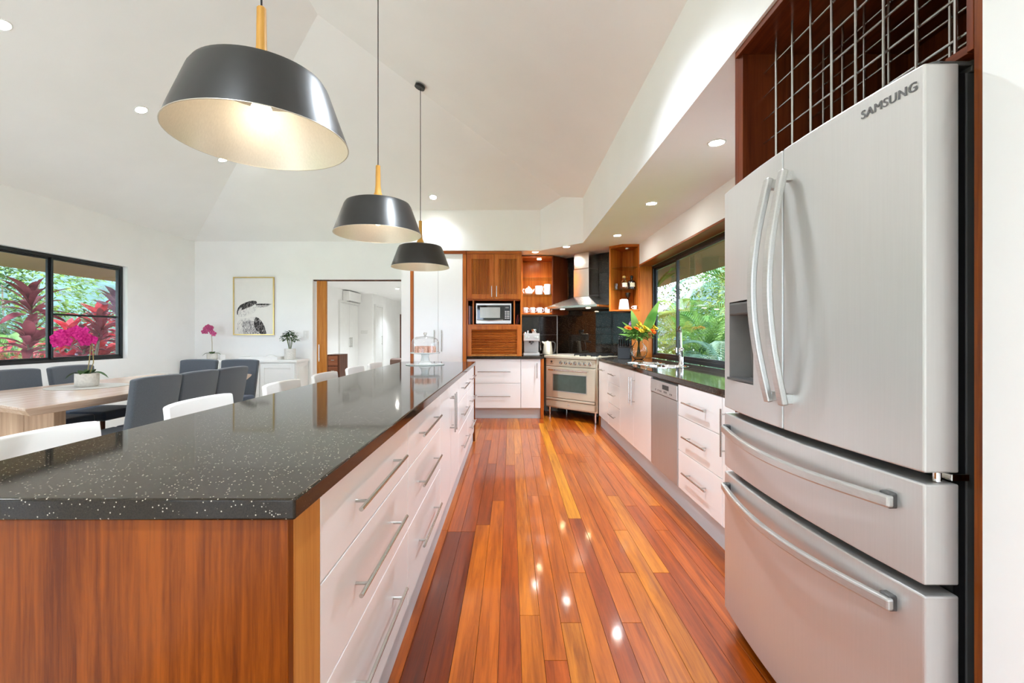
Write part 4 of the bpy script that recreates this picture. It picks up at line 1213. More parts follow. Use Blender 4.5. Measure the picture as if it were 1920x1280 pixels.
# handles
def arc(n=14):
    return [i / (n - 1) for i in range(n)]
for y, door, s in ((1.472, ld, 1), (1.393, rd, -1)):
    xb = fx(y)
    pts = [(xb - 0.022 - 0.052 * math.sin(PI * u), y + s * 0.006 * math.sin(PI * u), 0.985 + (1.705 - 0.985) * u) for u in arc(18)]
    hd = MB().ribbon(pts, (0, 1, 0), 0.030, 0.020).build('handle', STEEL, door, bevel=0.005)
    B(xb - 0.02, y - 0.012, 0.99, xb + 0.004, y + 0.012, 1.02).build('handle_mount', STEEL, hd, bevel=0.002)
    B(xb - 0.02, y - 0.012, 1.67, xb + 0.004, y + 0.012, 1.70).build('handle_mount', STEEL, hd, bevel=0.002)
for z, d in ((0.822, dr1), (0.588, dr2)):
    y0, y1 = 1.03, 1.85
    pts = []
    for u in arc(18):
        y = y0 + (y1 - y0) * u
        pts.append((fx(y) - 0.018 - 0.026 * math.sin(PI * u), y, z - 0.012 * math.sin(PI * u)))
    hd = MB().ribbon(pts, (0, 0, 1), 0.028, 0.018).build('handle', STEEL, d, bevel=0.005)
    for y in (y0 + 0.005, y1 - 0.035):
        B(fx(y) - 0.018, y, z - 0.018, fx(y) + 0.006, y + 0.03, z + 0.018).build('handle_mount', CHARC, hd, bevel=0.004)
# hinges
MB().cyl((0.925, 1.0, 1.765), (0.925, 1.0, 1.792), 0.02, n=20).box(0.925, 0.985, 1.784, 1.03, 1.03, 1.794).box(1.0, 0.985, 1.772, 1.1, 1.06, 1.7975).build('hinge_cover', CHARC, t, bevel=0.003)
MB().cyl((0.925, 1.86, 1.765), (0.925, 1.86, 1.792), 0.02, n=20).box(0.925, 1.83, 1.784, 1.03, 1.875, 1.794).box(1.0, 1.8, 1.772, 1.1, 1.875, 1.7975).build('hinge_cover', CHARC, t, bevel=0.003)
MB().box(0.95, 0.98, 0.885, 0.99, 1.02, 0.90).cyl((0.93, 0.992, 0.8805), (0.93, 0.992, 0.9035), 0.008).build('middle_hinge', CHROME, t, bevel=0.002)
# maker's lettering on the near door
def lettering(txt, name, mat, parent, size, origin, xdir, ydir, depth=0.0006, bold=0.004):
    cu = bpy.data.curves.new(name, 'FONT')
    cu.body = txt
    cu.size = size
    cu.extrude = depth / 2
    cu.align_x = 'CENTER'
    cu.align_y = 'CENTER'
    cu.space_character = 1.08
    to = bpy.data.objects.new(name + '_curve', cu)
    COL.objects.link(to)
    bpy.context.view_layer.update()
    me = bpy.data.meshes.new_from_object(to.evaluated_get(bpy.context.evaluated_depsgraph_get()))
    bpy.data.objects.remove(to)
    xd, yd = Vector(xdir).normalized(), Vector(ydir).normalized()
    zd = xd.cross(yd)
    M = Matrix((xd, yd, zd)).transposed().to_4x4()
    M.translation = Vector(origin) - LOC.get(parent.name, Vector((0, 0, 0)))
    me.transform(M)
    if bold:
        vs, fs = [v.co.copy() for v in me.vertices], [tuple(p.vertices) for p in me.polygons]
        nv = []
        nf = []
        for k in (-1, 0, 1):
            o0 = len(nv)
            nv += [v + xd * (k * bold * size) - zd * (0.00003 * k) for v in vs]
            nf += [tuple(q + o0 for q in f) for f in fs]
        me = bpy.data.meshes.new(name)
        me.from_pydata(nv, [], nf)
    me.materials.clear()
    me.materials.append(mat)
    o = bpy.data.objects.new(name, me)
    COL.objects.link(o)
    o.parent = parent
    return o
yl = 1.058
lettering('SAMSUNG', 'maker_lettering', TEXTM, rd, 0.029, (fx(yl) - 0.0008, yl, 1.742), (fx(1.0) - fx(1.1), -0.1, 0), (0, 0, 1), bold=0.03)

# ------------------------------------------------------------------ wine rack above the refrigerator and its end panels
tag(B(0.97, 0.9355, 0.0, 1.69, 0.9525, 2.398).build('fridge_end_panel', JARRAH, bevel=0.0008, segs=1), 'tall slim timber panel between refrigerator and white wall', 'end panel')
tag(B(0.97, 1.935, 0.0, 1.69, 1.965, 2.398).build('fridge_end_panel', RACKW, bevel=0.001), 'timber end panel on the far side of the refrigerator', 'end panel')
t = thing('wine_rack', 'built-in mahogany wine rack with a grid of steel rods above the refrigerator', 'wine rack', (1.3, 1.45, 1.8))
B(0.97, 1.90, 1.80, 1.688, 1.934, 2.396).build('side_panel', RACKW, t, bevel=0.001)
B(0.97, 0.9535, 1.80, 1.688, 0.9685, 2.396).build('side_panel', RACKW, t, bevel=0.001)
B(0.955, 0.97, 2.372, 1.688, 1.932, 2.398).build('top_board', RACKX, t, bevel=0.001)
B(1.08, 0.97, 1.80, 1.688, 1.899, 1.815).build('bottom_board', RACKX, t, bevel=0.001)
B(0.975, 0.97, 1.80, 1.02, 1.02, 1.818).build('bottom_corner', RACKX, t, bevel=0.001)
B(1.66, 0.97, 1.816, 1.686, 1.899, 2.371).build('back_panel', RACKW, t, smooth=0)
RZ = [1.90, 1.998, 2.095, 2.192, 2.29]
rv = MB().cyl((0, 0, 0), (0, 0, 2.371 - 1.816), 0.0042, n=8)
first = {}
for X in (1.05, 1.237):
    for k in range(8):
        y = 1.0735 + 0.1036 * k
        if 'v' not in first:
            o = rv.build('upright_rod', NICKEL, t, local=True)
            first['v'] = o.data
        else:
            o = bpy.data.objects.new('upright_rod', first['v'])
            COL.objects.link(o)
            o.parent = t
        o.location = Vector((X, y, 1.816)) - Vector((1.3, 1.45, 1.8))
    for z in RZ:
        if 'h' not in first:
            o = MB().cyl((0, 0, 0), (0, 1.899 - 0.97, 0), 0.0036, n=8).build('cross_rod', NICKEL, t, local=True)
            first['h'] = o.data
        else:
            o = bpy.data.objects.new('cross_rod', first['h'])
            COL.objects.link(o)
            o.parent = t
        o.location = Vector((X + 0.008, 0.97, z)) - Vector((1.3, 1.45, 1.8))

# ------------------------------------------------------------------ pendants and downlights
def ceil_h(x, y):
    return ZE + KS * min(x - XL, XE - x, YB - y, y - YF)
PY = [(-0.845, 1.545), (-0.868, 2.985), (-0.876, 4.43)]
PL = ['large charcoal pendant lamp nearest the viewer over the island', 'middle charcoal pendant lamp of the three over the island', 'farthest charcoal pendant lamp over the island, by the cake stand']
t = None
for i, (x, y) in enumerate(PY):
    zc = ceil_h(x, y)
    R = 1.858
    if t is None:
        t = thing('pendant_lamp', PL[i], 'pendant lamp', (x, y, R), group='pendant lamps over the island')
        out = [(0.280, 0), (0.214, 0.182), (0.203, 0.200), (0.185, 0.208), (0.10, 0.222), (0.04, 0.236)]
        ins = [(0.037, 0.232), (0.10, 0.217), (0.183, 0.204), (0.200, 0.197), (0.210, 0.181), (0.277, 0.0)]
        sh = MB().lathe(out + [(0.028, 0.236)], n=64)
        sh.f = sh.f[:-2]
        s1 = sh.build('shade', SHADEO, t, local=True, fix=False, smooth=0.5)
        li = MB().lathe(ins[2:], n=64)
        li.f = li.f[:-2]
        li.build('shade_lining', SHADEI, s1, local=True, fix=False, smooth=0.5)
        tp = MB().lathe([(0.03, 0.231), (0.10, 0.217), (0.183, 0.204)], n=64)
        tp.f = tp.f[:-2]
        tp.build('shade_inner_top', SHADEO, s1, local=True, fix=False)
        MB().lathe([(0.280, 0.0), (0.2765, 0.0), (0.2765, 0.002), (0.2795, 0.002)], n=64, close=True).build('shade_rim', SHADEI, s1, local=True)
        MB().lathe([(0.043, 0.234), (0.036, 0.245), (0.022, 0.275), (0.0165, 0.32), (0.0145, 0.45), (0.012, 0.453), (0.001, 0.453)], n=24).build('turned_neck', OAK, t, local=True)
        MB().lathe([(0.02, 0.234), (0.022, 0.16), (0.018, 0.155), (0.001, 0.155)], n=16).build('lamp_holder', DARKM, t, local=True)
        MB().lathe([(0.014, 0.155), (0.02, 0.14), (0.032, 0.11), (0.032, 0.09), (0.022, 0.068), (0.001, 0.06)], n=20).build('bulb', BULB, t, local=True)
        L = lamp('POINT', (x, y, R + 0.045), 0.45, (1.0, 0.9, 0.76), t, shadow_soft_size=0.04)
        cord = MB().cyl((0, 0, 0.45), (0, 0, 1.78), 0.0032, n=8).build('cord', DARKM, t, local=True)
        n = Vector((KS, 0, 1)).normalized()
        q = n.to_track_quat('Z', 'Y').to_matrix().to_4x4()
        ro = MB().lathe([(0.05, -0.028), (0.05, -0.003), (0.001, -0.003)], n=28)
        ro.xf(Matrix.Translation((0, 0, zc - R)) @ q)
        ro.build('ceiling_rose', DARKM, t, local=True)
        p0 = t
        z0c = zc
    else:
        dd = dup(p0, (x, y, R), 0, PL[i])
def downlight(x, y, z, n, label, energy=42, group='recessed ceiling downlights', size=2.1):
    t = thing('downlight', label, 'downlight', (x, y, z), group=group)
    q = Vector(n).normalized().to_track_quat('Z', 'Y').to_matrix().to_4x4()
    MB().lathe([(0.055, 0), (0.055, -0.004), (0.046, -0.006), (0.042, -0.002)], n=28).xf(q).build('trim_ring', CERAM, t, local=True)
    MB().lathe([(0.042, -0.0015), (0.041, -0.005), (0.001, -0.0055)], n=24).xf(q).build('lens', LAMPW, t, local=True)
    l = bpy.data.lights.new('downlight_beam', 'SPOT')
    l.energy, l.color, l.spot_size, l.spot_blend, l.shadow_soft_size = energy, (0.79, 0.89, 1.0), size, 0.9, 0.04
    o = bpy.data.objects.new('downlight_beam', l)
    COL.objects.link(o)
    o.parent = t
    o.location = Vector((0, 0, -0.03))
for y, l in ((2.835, 'soffit downlight nearest the wine rack'), (4.144, 'soffit downlight above the sink window'), (5.47, 'soffit downlight in front of the corner shelf')):
    downlight(1.285, y, 2.4, (0, 0, 1), l, 110)
downlight(0.76, 6.17, 2.4, (0, 0, 1), 'soffit downlight in front of the range hood', 60)
downlight(0.36, 6.56, 2.4, (0, 0, 1), 'soffit downlight above the open cup shelf', 45)
for y, l in ((3.04, 'ceiling downlight at the upper left edge above the dining table'), (4.19, 'ceiling downlight left of the nearest pendant'), (5.38, 'ceiling downlight just under the nearest pendant rim')):
    downlight(-3.4, y, ceil_h(-3.4, y) - 0.001, (-KS, 0, 1), l)
downlight(-1.05, 6.18, ceil_h(-1.05, 6.18) - 0.001, (0, KS, 1), 'ceiling downlight above the pantry', 20)
downlight(-1.0, -0.3, ceil_h(-1.0, -0.3) - 0.001, (KS, 0, 1), 'added fill lamp behind the viewer in line with the island', 180)  # added fill lamp out of view, brightens the aisle fronts
downlight(-1.0, -2.0, ceil_h(-1.0, -2.0) - 0.001, (KS, 0, 1), 'added fill lamp behind the viewer near the white wall', 130)  # second added fill lamp, also unseen
downlight(0.1, 2.45, ceil_h(0.1, 2.45) - 0.001, (KS, 0, 1), 'added fill lamp high above the aisle, beyond the top picture edge', 165)  # added just out of frame to light drawers and right-hand cabinets
downlight(-3.4, 0.5, ceil_h(-3.4, 0.5) - 0.001, (-KS, 0, 1), 'added ceiling lamp behind the viewer above the living area')  # added lamp in the unseen part of the room
downlight(-2.97, 11.96, 2.42, (0, 0, 1), 'hall downlight seen through the doorway', 110)
downlight(-2.6, 9.0, 2.42, (0, 0, 1), 'hall downlight just inside the doorway', 110)
downlight(-3.2, 14.5, 2.42, (0, 0, 1), 'hall downlight at the far end', 80)

# ------------------------------------------------------------------ white stools along the island
t = thing('bar_stool', '', 'stool', (0, 0, 0))
SW, SH = 0.45, 0.62
prof = [(0.20, 0.005), (0.12, -0.006), (0.0, -0.012), (-0.12, -0.004), (-0.18, 0.02), (-0.205, 0.08), (-0.216, 0.16), (-0.222, 0.24), (-0.227, 0.285)]
m = MB()
nw = 10
pts_top, pts_bot = [], []
for j, (px, pz) in enumerate(prof):
    for i in range(nw + 1):
        s = -1 + 2 * i / nw
        curl = 0.035 * s * s * (1 if j >= 4 else 0.35)
        wd = SW / 2 * (0.93 if j == 0 else 1.0)
        pts_top.append((px + (0.03 * s * s if j >= 4 else 0), wd * s, SH + pz + (curl if j < 4 else 0) - (0.006 * s ** 6 if j == len(prof) - 1 else 0)))
th = 0.03
k0 = len(prof) * (nw + 1)
norms = []
for j in range(len(prof)):
    a, b = prof[max(j - 1, 0)], prof[min(j + 1, len(prof) - 1)]
    d = Vector((b[0] - a[0], 0, b[1] - a[1])).normalized()
    norms.append(Vector((d.z, 0, -d.x)) * -th)
for j in range(len(prof)):
    for i in range(nw + 1):
        p = Vector(pts_top[j * (nw + 1) + i])
        pts_bot.append(p + norms[j] * (-1 if norms[j].z > 0 or norms[j].x > 0 else 1))
f = []
W1 = nw + 1
for j in range(len(prof) - 1):
    for i in range(nw):
        a = j * W1 + i
        f.append((a, a + 1, a + 1 + W1, a + W1))
        f.append((k0 + a, k0 + a + W1, k0 + a + W1 + 1, k0 + a + 1))
for i in range(nw):
    f.append((i, k0 + i, k0 + i + 1, i + 1))
    a = (len(prof) - 1) * W1 + i
    f.append((a, a + 1, k0 + a + 1, k0 + a))
for j in range(len(prof) - 1):
    a, b = j * W1, j * W1 + nw
    f.append((a, a + W1, k0 + a + W1, k0 + a))
    f.append((b, k0 + b, k0 + b + W1, b + W1))
m.add(pts_top + pts_bot, f)
m.build('seat_shell', STOOLW, t, local=True, bevel=0.010, segs=3, smooth=0.9)
for sx in (-1, 1):
    for sy in (-1, 1):
        MB().cyl((sx * 0.13, sy * 0.13, SH - 0.035), (sx * 0.19, sy * 0.19, 0), 0.012, 0.010, n=10).build('leg', CHROME, t, local=True)
fr = 0.168
MB().tube([(-fr, -fr, 0.22), (fr, -fr, 0.22), (fr, fr, 0.22), (-fr, fr, 0.22), (-fr, -fr, 0.221)], 0.008, 8).build('foot_rail', CHROME, t, local=True)
ST = [(1.38, 'nearest the viewer, back rising over the worktop edge'), (2.145, 'second from the viewer'), (2.91, 'third from the viewer, in front of the sideboard'), (3.58, 'fourth from the viewer, before the sliding door'), (4.27, 'fifth from the viewer'), (4.90, 'farthest from the viewer')]
for i, (y, l) in enumerate(ST):
    lab = 'white low-backed bar stool at the island, ' + l
    if i == 0:
        t.location = (-1.245, y, 0)
        t['label'] = lab
        t['group'] = 'white bar stools along the island'
    else:
        dup(t, (-1.245, y, 0), 0, lab)
# ------------------------------------------------------------------ dining table and chairs
t = thing('dining_table', 'long pale hardwood slab dining table with natural edge', 'table', (-3.45, 3.95, 0))
out = [(-2.90, 2.72), (-2.88, 3.3), (-2.905, 3.9), (-2.885, 4.6), (-2.91, 5.12), (-3.0, 5.2), (-3.6, 5.17), (-4.0, 5.19), (-4.05, 4.7), (-4.03, 3.9), (-4.06, 3.2), (-4.0, 2.95), (-3.5, 2.94), (-3.2, 2.86)]
top = MB()
n = len(out)
c = Vector((-3.46, 3.95))
lo = [((Vector(p) - c) * 0.955 + c) for p in out]
mid = [((Vector(p) - c) * 0.995 + c) for p in out]
top.add([(x, y, 0.705) for x, y in lo] + [(p[0], p[1], 0.742) for p in mid] + [(x, y, 0.757) for x, y in out] + [(x, y, 0.76) for x, y in [((Vector(p) - c) * 0.995 + c) for p in out]],
        [tuple(range(n))] + [(r * n + i, r * n + (i + 1) % n, (r + 1) * n + (i + 1) % n, (r + 1) * n + i) for r in range(3) for i in range(n)] + [tuple(range(3 * n, 4 * n))])
top.build('table_top', TABLEW, t, smooth=0.4)
for y in (3.03, 4.75):
    lg = sempty  # two slab pedestals
    for k in range(4):
        x = -3.84 + k * 0.2
        B(x + 0.001, y, 0.0, x + 0.199, y + 0.085, 0.704).build('pedestal_plank', TABLEZ, t, bevel=0.003)
B(-3.5, 3.12, 0.12, -3.42, 4.745, 0.2).build('stretcher', TABLEW, t, bevel=0.003)
def make_chair():
    t = thing('dining_chair', '', 'chair', (0, 0, 0))
    bk = MB()
    W, n = 0.45, 8
    rows = [(-0.19, 0.40), (-0.215, 0.52), (-0.24, 0.66), (-0.262, 0.80), (-0.275, 0.905)]
    vs, fs = [], []
    for (py, pz) in rows:
        for i in range(n + 1):
            s = -1 + 2 * i / n
            w = W / 2 * (0.94 + 0.06 * (pz - 0.4) / 0.5)
            vs.append((w * s, py + 0.018 * s * s, pz - (0.012 * s ** 4 if pz > 0.9 else 0)))
    k0 = len(vs)
    vs += [(x, y - 0.055, z) for x, y, z in vs]
    W1 = n + 1
    for j in range(len(rows) - 1):
        for i in range(n):
            a = j * W1 + i
            fs += [(a, a + 1, a + 1 + W1, a + W1), (k0 + a, k0 + a + W1, k0 + a + W1 + 1, k0 + a + 1)]
        a, b = j * W1, j * W1 + n
        fs += [(a, a + W1, k0 + a + W1, k0 + a), (b, k0 + b, k0 + b + W1, b + W1)]
    for i in range(n):
        a = (len(rows) - 1) * W1 + i
        fs += [(i, k0 + i, k0 + i + 1, i + 1), (a, a + 1, k0 + a + 1, k0 + a)]
    bk.add(vs, fs)
    bk.build('backrest', CHAIRF, t, local=True, bevel=0.016, segs=3, smooth=0.9)
    B(-0.225, -0.2, 0.395, 0.225, 0.24, 0.485).build('seat', SEATF, t, local=True, bevel=0.025, segs=4, smooth=0.9)
    for sx in (-1, 1):
        MB().cyl((sx * 0.185, 0.19, 0.40), (sx * 0.205, 0.215, 0), 0.019, 0.012, n=10).build('leg', DKWOOD, t, local=True)
        MB().cyl((sx * 0.185, -0.2, 0.42), (sx * 0.2, -0.265, 0), 0.019, 0.012, n=10).build('leg', DKWOOD, t, local=True)
    return t
ch = make_chair()
CH = [(-2.88, 3.35, PI / 2, 'slate upholstered dining chair with its back to the island, nearest the viewer'), (-2.88, 3.80, PI / 2, 'slate upholstered dining chair with its back to the island, middle of three'),
      (-2.88, 4.25, PI / 2, 'slate upholstered dining chair with its back to the island, third from the viewer'), (-4.02, 3.93, -PI / 2, 'slate upholstered dining chair on the window side, at the left picture edge'),
      (-4.02, 4.46, -PI / 2, 'slate upholstered dining chair on the window side, behind the orchid'), (-3.80, 5.28, PI, 'slate upholstered dining chair at the far table end, left of the pair'), (-3.30, 5.28, PI, 'slate upholstered dining chair at the far table end, right of the pair')]
for i, (x, y, r, l) in enumerate(CH):
    if i == 0:
        ch.location = (x, y, 0)
        ch.rotation_euler[2] = r
        ch['label'] = l
        ch['group'] = 'upholstered dining chairs'
    else:
        dup(ch, (x, y, 0), r, l)
tag(MB().lathe([(0.27, 0.7605), (0.272, 0.762), (0.27, 0.7645), (0.001, 0.765)], (-3.60, 3.88, 0), 48).build('placemat', MATM), 'round woven grey mat under the orchid on the dining table', 'placemat')

# ------------------------------------------------------------------ potted plants indoors
def orchid(loc, label, scale, mat, stem_pts, blooms, rnd, nl=4, pot_r=0.08, pot_h=0.11):
    t = thing('potted_orchid', label, 'orchid', loc)
    pr, ph = pot_r, pot_h
    MB().lathe([(pr * 0.86, 0), (pr, ph * 0.15), (pr, ph), (pr - 0.006, ph), (pr - 0.008, ph * 0.8), (0.001, ph * 0.78)], n=32).build('pot', POTM, t, local=True)
    MB().lathe([(pr - 0.009, ph * 0.8), (pr * 0.5, ph * 0.88), (0.001, ph * 0.9)], n=20).build('soil', SOIL, t, local=True)
    for k in range(nl):
        a = 0.4 + k * 2 * PI / nl
        MB().leaf((0, 0, ph * 0.85), (math.cos(a), math.sin(a), 0.75 if k % 2 else 0.35), (0, 0, 1), 0.17 * scale, 0.07 * scale, 0.9, 7, 0.2, wpos=0.55).build('strap_leaf', LEAFD, t, local=True, fix=False)
    st = MB()
    for pts in stem_pts:
        st.tube(pts, 0.0035 * scale, 6)
    st.build('flower_stem', STEMY, t, local=True)
    for c in blooms:
        m = MB()
        ax = Vector((rnd.uniform(-.3, .7), rnd.uniform(-1, -.5), rnd.uniform(-.4, .4))).normalized()
        s = ax.cross(Vector((0, 0, 1))).normalized()
        u = s.cross(ax)
        R = 0.048 * scale
        for k in range(5):
            an = PI / 2 + 2 * PI * k / 5
            d = s * math.cos(an) + u * math.sin(an) + ax * 0.15
            m.leaf(Vector(c), d, ax, R, R * (1.05 if k in (1, 4) else 0.75), 0.0, 4, 0.1, wpos=0.6)
        m.leaf(Vector(c), ax - u * 0.6, u, R * 0.5, R * 0.35, 0.2, 3)
        m.build('bloom', mat, t, local=True, fix=False)
    return t
r5 = random.Random(5)
bl = [(-0.235, -0.02, 0.405), (-0.19, -0.03, 0.44), (-0.15, -0.01, 0.42), (-0.11, -0.03, 0.455), (-0.065, -0.02, 0.47), (-0.03, -0.035, 0.435), (0.0, -0.02, 0.46), (0.035, -0.03, 0.43), (0.06, -0.02, 0.40), (-0.14, -0.04, 0.385), (0.02, -0.04, 0.385), (-0.21, -0.04, 0.37)]
orchid((-3.60, 3.87, 0.766), 'white potted magenta orchid on the dining table', 1.05, MAG, [[(0.0, 0, 0.09), (0.02, 0, 0.22), (0.03, 0.0, 0.33), (0.0, 0, 0.42), (-0.08, 0, 0.44), (-0.18, 0, 0.40), (-0.25, 0, 0.34)], [(0.01, 0.01, 0.09), (0.045, 0.01, 0.2), (0.05, 0.0, 0.32), (0.03, 0, 0.41)]], bl, r5)
bl2 = [(-0.09, -0.02, 0.47), (-0.05, -0.03, 0.50), (-0.02, -0.02, 0.46), (0.02, -0.03, 0.48), (-0.06, -0.03, 0.43), (0.01, -0.02, 0.42), (0.05, -0.03, 0.39), (0.0, -0.04, 0.51), (-0.11, -0.02, 0.43)]
orchid((-4.60, 7.02, 0.826), 'white potted pink orchid on the sideboard by the corner', 0.95, PINK, [[(0, 0, 0.08), (0.0, 0, 0.25), (-0.01, 0, 0.38), (-0.05, 0, 0.48)]], bl2, r5, 4, 0.072, 0.09)
t = thing('potted_foliage', 'bushy green plant in a white ribbed pot on the sideboard', 'potted plant', (-3.40, 7.02, 0.826))
MB().lathe([(0.078, 0), (0.082, 0.01), (0.082, 0.165), (0.076, 0.165), (0.074, 0.14), (0.001, 0.138)], n=18).build('pot', POTM, t, local=True, smooth=0.2)
MB().lathe([(0.073, 0.14), (0.001, 0.148)], n=16).build('soil', SOIL, t, local=True)
m, st = MB(), MB()
r6 = random.Random(6)
for i in range(130):
    a, ph = r6.uniform(0, 2 * PI), r6.uniform(-0.2, 1.4)
    rr = 0.11 * r6.uniform(0.4, 1.0)
    p = Vector((rr * math.cos(a) * math.cos(ph) * 1.05, rr * math.sin(a) * math.cos(ph), 0.30 + 0.13 * math.sin(ph) * r6.uniform(0.5, 1)))
    m.leaf(p, (math.cos(a), math.sin(a), r6.uniform(-.3, .8)), (0, 0, 1), 0.06, 0.038, 0.5, 3, wpos=0.55)
for i in range(9):
    a = i * 0.7
    st.tube([(0.01 * math.cos(a), 0.01 * math.sin(a), 0.14), (0.05 * math.cos(a), 0.05 * math.sin(a), 0.34)], 0.003, 5)
st.build('stems', STEM, t, local=True)
m.build('foliage', LEAFD, t, local=True, fix=False)['kind'] = 'stuff'

# ------------------------------------------------------------------ sideboard and what stands on it
t = thing('sideboard', 'long white sideboard against the dining room wall', 'sideboard', (-4.05, 7.02, 0))
sx0, sx1, sy0 = -4.90, -3.215, 6.83
B(sx0, sy0 + 0.015, 0.06, sx1, 7.235, 0.79).build('body', WHITEF, t, bevel=0.003)
B(sx0 - 0.02, sy0 - 0.02, 0.79, sx1 + 0.02, 7.24, 0.825).build('top_board', WHITEF, t, bevel=0.006)
B(sx0 + 0.02, sy0 + 0.03, 0.0, sx1 - 0.02, 7.2, 0.06).build('plinth', WHITEF, t, smooth=0)
B(sx1 - 0.0005, sy0 + 0.08, 0.12, sx1 + 0.004, 7.18, 0.72).build('side_panel', WHITEF, t, bevel=0.002)
def framed_door(x0, x1, z0, z1):
    d = B(x0, sy0, z0, x1, sy0 + 0.0145, z1).build('door', WHITEF, t, bevel=0.002)
    fwd = 0.06
    m = MB().box(x0, sy0 - 0.012, z0, x0 + fwd, sy0 - 0.0002, z1).box(x1 - fwd, sy0 - 0.012, z0, x1, sy0 - 0.0002, z1).box(x0 + fwd, sy0 - 0.012, z0, x1 - fwd, sy0 - 0.0002, z0 + fwd).box(x0 + fwd, sy0 - 0.012, z1 - fwd, x1 - fwd, sy0 - 0.0002, z1)
    m.build('door_frame', WHITEF, d, bevel=0.002)
    return d
for a, b in ((-3.75, -3.235), (-4.88, -4.365)):
    framed_door(a, b, 0.09, 0.765)
for k in range(3):
    z0 = 0.09 + k * 0.226
    d = B(-4.35, sy0 - 0.01, z0, -3.765, sy0 + 0.0145, z0 + 0.22).build('drawer', WHITEF, t, bevel=0.003)
    MB().cyl((-4.06, sy0 - 0.01, z0 + 0.11), (-4.06, sy0 - 0.03, z0 + 0.11), 0.01, n=12).build('knob', NICKEL, d)
t = thing('candle_jar', 'small white candle jar beside the sideboard orchid', 'candle', (-4.43, 7.0, 0.826))
MB().lathe([(0.036, 0), (0.04, 0.005), (0.04, 0.075), (0.037, 0.075), (0.036, 0.05), (0.001, 0.05)], n=24).build('jar', CERAM, t, local=True)
MB().cyl((0, 0, 0.05), (0, 0, 0.062), 0.0015, n=6).build('wick', DARKM, t, local=True)
t = thing('serving_tray', 'low white serving tray on the sideboard', 'tray', (-3.80, 7.0, 0.826))
B(-0.28, -0.14, 0.0, 0.28, 0.14, 0.012).build('base', WHITEF, t, local=True, bevel=0.003)
MB().box(-0.29, -0.15, 0, -0.28, 0.15, 0.045).box(0.28, -0.15, 0, 0.29, 0.15, 0.045).box(-0.28, -0.15, 0, 0.28, -0.14, 0.045).box(-0.28, 0.14, 0, 0.28, 0.15, 0.045).build('rim', WHITEF, t, local=True)
t = thing('sunglasses', 'dark glasses lying on the white tray', 'glasses', (-3.88, 6.94, 0.873))
MB().lathe([(0.03, 0), (0.032, 0.004), (0.001, 0.006)], n=16).xf(Matrix.Translation((-0.04, 0, 0)) @ Matrix.Rotation(0.25, 4, 'X')).build('lens', DARKM, t, local=True)
MB().lathe([(0.03, 0), (0.032, 0.004), (0.001, 0.006)], n=16).xf(Matrix.Translation((0.04, 0, 0)) @ Matrix.Rotation(0.25, 4, 'X')).build('lens', DARKM, t, local=True)
MB().tube([(-0.075, 0, 0.008), (-0.07, 0.06, 0.012), (-0.05, 0.12, 0.006)], 0.003, 6).tube([(0.075, 0, 0.008), (0.07, 0.06, 0.012), (0.05, 0.12, 0.006)], 0.003, 6).tube([(-0.012, 0, 0.006), (0.012, 0, 0.006)], 0.003, 6).build('temples', DARKM, t, local=True)
sg = t
sg.location.z = 0.8405
t = thing('folded_napkin', 'white folded napkin heaped on the tray', 'napkin', (-3.68, 7.0, 0.8385), 0.3)
r8 = random.Random(8)
m = MB()
N = 10
vs = [((i / N - .5) * 0.18, (j / N - .5) * 0.14, 0.012 + 0.05 * max(0, 1 - (2 * i / N - 1) ** 2) * max(0, 1 - (2 * j / N - 1) ** 2) + r8.uniform(0, .008)) for j in range(N + 1) for i in range(N + 1)]
vb = [(x, y, 0.0) for x, y, z in vs]
K = len(vs)
fs = []
for j in range(N):
    for i in range(N):
        a = j * (N + 1) + i
        fs += [(a, a + 1, a + N + 2, a + N + 1), (K + a, K + a + N + 1, K + a + N + 2, K + a + 1)]
for i in range(N):
    a = i
    b = N * (N + 1) + i
    fs += [(a, K + a, K + a + 1, a + 1), (b, b + 1, K + b + 1, K + b)]
    a, b = i * (N + 1), i * (N + 1) + N
    fs += [(a, a + N + 1, K + a + N + 1, K + a), (b, K + b, K + b + N + 1, b + N + 1)]
m.add(vs + vb, fs).build('cloth', WHITEF, t, local=True, smooth=1.2)

# framed bird print
t = thing('bird_print', 'framed black and white print of a large-beaked bird above the sideboard', 'picture', (-4.08, 7.24, 1.2))
px0, px1, pz0, pz1 = -4.405, -3.755, 1.2, 2.124
fr_ = 0.016
MB().box(px0, 7.222, pz0, px0 + fr_, 7.248, pz1).box(px1 - fr_, 7.222, pz0, px1, 7.248, pz1).box(px0 + fr_, 7.222, pz0, px1 - fr_, 7.248, pz0 + fr_).box(px0 + fr_, 7.222, pz1 - fr_, px1 - fr_, 7.248, pz1).build('frame', GOLD, t, bevel=0.002)
pp = B(px0 + fr_, 7.236, pz0 + fr_, px1 - fr_, 7.247, pz1 - fr_).build('paper', PAPER, t, smooth=0)
def shape(pts, mat, y, name):
    P = [(px0 + fr_ + (u - 378) / 267 * (px1 - px0 - 2 * fr_), y, pz1 - fr_ - (v - 380) / 398 * (pz1 - pz0 - 2 * fr_)) for u, v in pts]
    return MB().solid(P, (0, 0.0004, 0)).build(name, mat, pp, smooth=0)
shape([(400, 700), (396, 735), (402, 760), (415, 777), (596, 777), (588, 730), (560, 690), (535, 660), (500, 655), (470, 665), (430, 665), (412, 675)], INKL, 7.2352, 'printed_breast')
shape([(437, 690), (430, 730), (440, 777), (545, 777), (540, 730), (520, 690), (480, 680)], INKG, 7.2348, 'printed_breast_shading')
shape([(408, 655), (398, 625), (404, 598), (420, 575), (445, 560), (480, 548), (525, 545), (540, 565), (535, 595), (520, 620), (490, 640), (450, 655)], INKL, 7.2350, 'printed_head')
